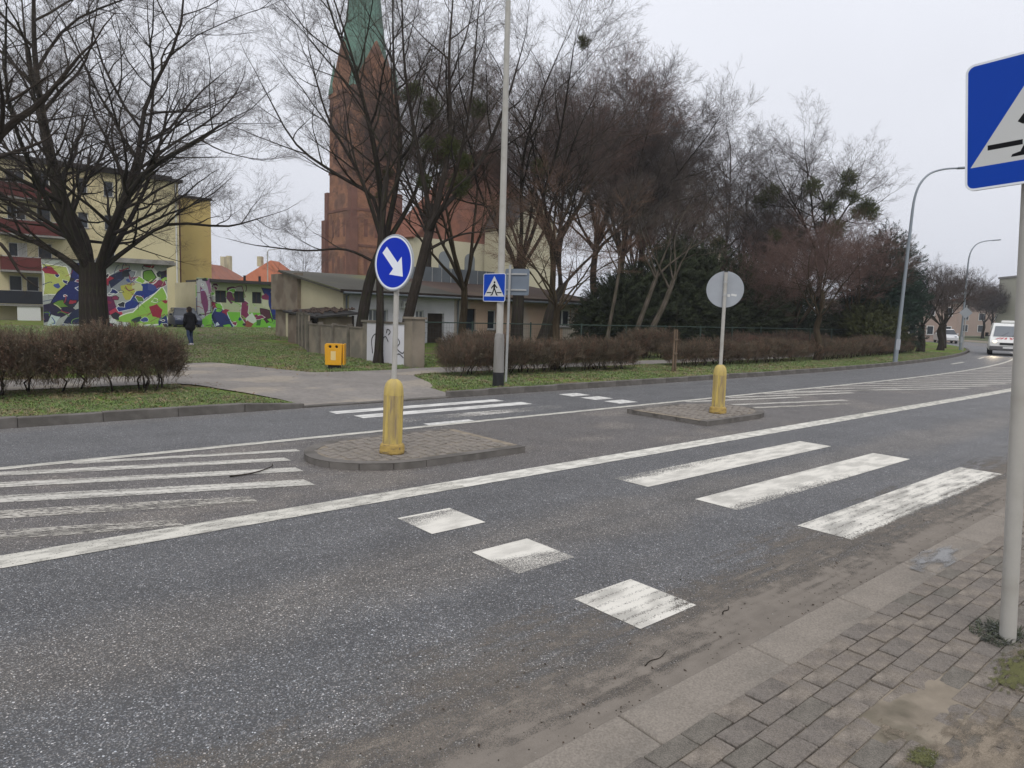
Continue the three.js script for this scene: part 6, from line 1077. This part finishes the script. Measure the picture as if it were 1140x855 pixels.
weeds('yellow-green moss tuft among the paving at the bottom edge', 2.86, -0.83, 120, 0.06, 112, [0.12, 0.13, 0.03], 0.4);
weeds('mossy growth at the right edge of the pavement', 3.95, -0.72, 130, 0.16, 113, [0.11, 0.115, 0.035], 0.35);

// ---------------------------------------------------------------- the walker
{
  const t = thing('person', 'person in a black coat, blue jeans and pale shoes walking away on the earth track', 'person', [8.15, 0.1, -28.6], 0); t.scale.setScalar(0.85);
  const smin = (a, b, k) => { const h = clamp(0.5 + 0.5 * (b - a) / k); return lerp(b, a, h) - k * h * (1 - h); };
  const cap = (p, a, b, ra, rb) => { const ab = b.clone().sub(a), t2 = clamp(p.clone().sub(a).dot(ab) / ab.lengthSq()); return p.distanceTo(a.clone().addScaledVector(ab, t2)) - lerp(ra, rb, t2); };
  function blob(name, mat, bones, c, size, res, k, parent = t) {
    const mc = new MarchingCubes(res, mat, false, false, 60000); mc.isolation = 0; const p = V3(0, 0, 0);
    for (let z = 0; z < res; z++) for (let y = 0; y < res; y++) for (let x = 0; x < res; x++) { p.set(c.x + (x - res / 2) / (res / 2) * size, c.y + (y - res / 2) / (res / 2) * size, c.z + (z - res / 2) / (res / 2) * size); let d = 9; for (const b of bones) d = smin(d, cap(p, b[0], b[1], b[2], b[3]), k); mc.field[x + y * res + z * res * res] = -d; }
    mc.update(); const n = mc.count, g = new THREE.BufferGeometry(); g.setAttribute('position', new THREE.Float32BufferAttribute(mc.positionArray.slice(0, n * 3), 3)); g.setAttribute('normal', new THREE.Float32BufferAttribute(mc.normalArray.slice(0, n * 3), 3)); g.setAttribute('uv', new THREE.Float32BufferAttribute(new Float32Array(n * 2), 2));
    g.scale(size, size, size); g.translate(c.x, c.y, c.z); return mesh(name, g, mat, parent);
  }
  // heading away and a little left; own axes: +z is the way walked
  t.rotation.y = Math.PI + 0.35;
  const v = (x, y, z) => V3(x, y, z);
  blob('body', M.skin, [[v(0, 1.42, 0.05), v(0, 1.54, 0.08), 0.055, 0.05], [v(0, 1.60, 0.09), v(0, 1.66, 0.08), 0.088, 0.092], [v(0, 1.57, 0.12), v(0, 1.55, 0.14), 0.06, 0.05], [v(0, 1.61, 0.17), v(0, 1.595, 0.195), 0.016, 0.018], [v(0.092, 1.62, 0.07), v(0.095, 1.59, 0.07), 0.018, 0.014], [v(-0.092, 1.62, 0.07), v(-0.095, 1.59, 0.07), 0.018, 0.014]], v(0, 1.55, 0.08), 0.26, 44, 0.02);
  blob('hair', M.hair, [[v(0, 1.65, 0.06), v(0, 1.67, 0.03), 0.108, 0.106], [v(0, 1.6, 0.0), v(0, 1.5, -0.02), 0.085, 0.06]], v(0, 1.6, 0.04), 0.24, 36, 0.04);
  blob('coat', M.coat, [[v(0, 0.82, 0), v(0, 1.1, 0.0), 0.195, 0.175], [v(0, 1.1, 0), v(0, 1.34, 0.02), 0.175, 0.17], [v(-0.17, 1.38, 0.02), v(0.17, 1.38, 0.02), 0.085, 0.085], [v(-0.07, 0.85, 0), v(0.07, 0.85, 0), 0.16, 0.16], [v(0, 1.44, 0.0), v(0, 1.47, -0.02), 0.1, 0.09], [v(0.21, 1.37, 0.01), v(0.30, 1.12, -0.03), 0.072, 0.06], [v(0.30, 1.12, -0.03), v(0.23, 0.9, 0.1), 0.058, 0.052], [v(-0.21, 1.37, 0.01), v(-0.30, 1.12, -0.03), 0.072, 0.06], [v(-0.30, 1.12, -0.03), v(-0.23, 0.9, 0.1), 0.058, 0.052]], v(0, 1.1, 0), 0.52, 56, 0.06);
  blob('trousers', M.jeans, [[v(-0.09, 0.88, 0), v(-0.1, 0.5, 0.08), 0.095, 0.068], [v(-0.1, 0.5, 0.08), v(-0.1, 0.1, 0.0), 0.066, 0.052], [v(0.09, 0.88, 0), v(0.1, 0.5, 0.0), 0.095, 0.068], [v(0.1, 0.5, 0.0), v(0.1, 0.12, -0.14), 0.066, 0.052], [v(-0.06, 0.9, 0), v(0.06, 0.9, 0), 0.12, 0.12]], v(0, 0.5, 0), 0.56, 56, 0.035);
  for (const [x, z, n] of [[-0.1, 0.0, 0], [0.1, -0.14, 0.02]]) blob('shoe', M.shoe, [[v(x, 0.05 + n, z - 0.03), v(x, 0.04 + n * 0.3, z + 0.15), 0.05, 0.036], [v(x, 0.08 + n, z), v(x, 0.1 + n, z), 0.045, 0.045]], v(x, 0.05, z + 0.05), 0.2, 32, 0.03);
}
scene.traverse((o) => { if (o.isMesh) { o.castShadow = true; o.receiveShadow = true; } });
renderer.render(scene, camera);
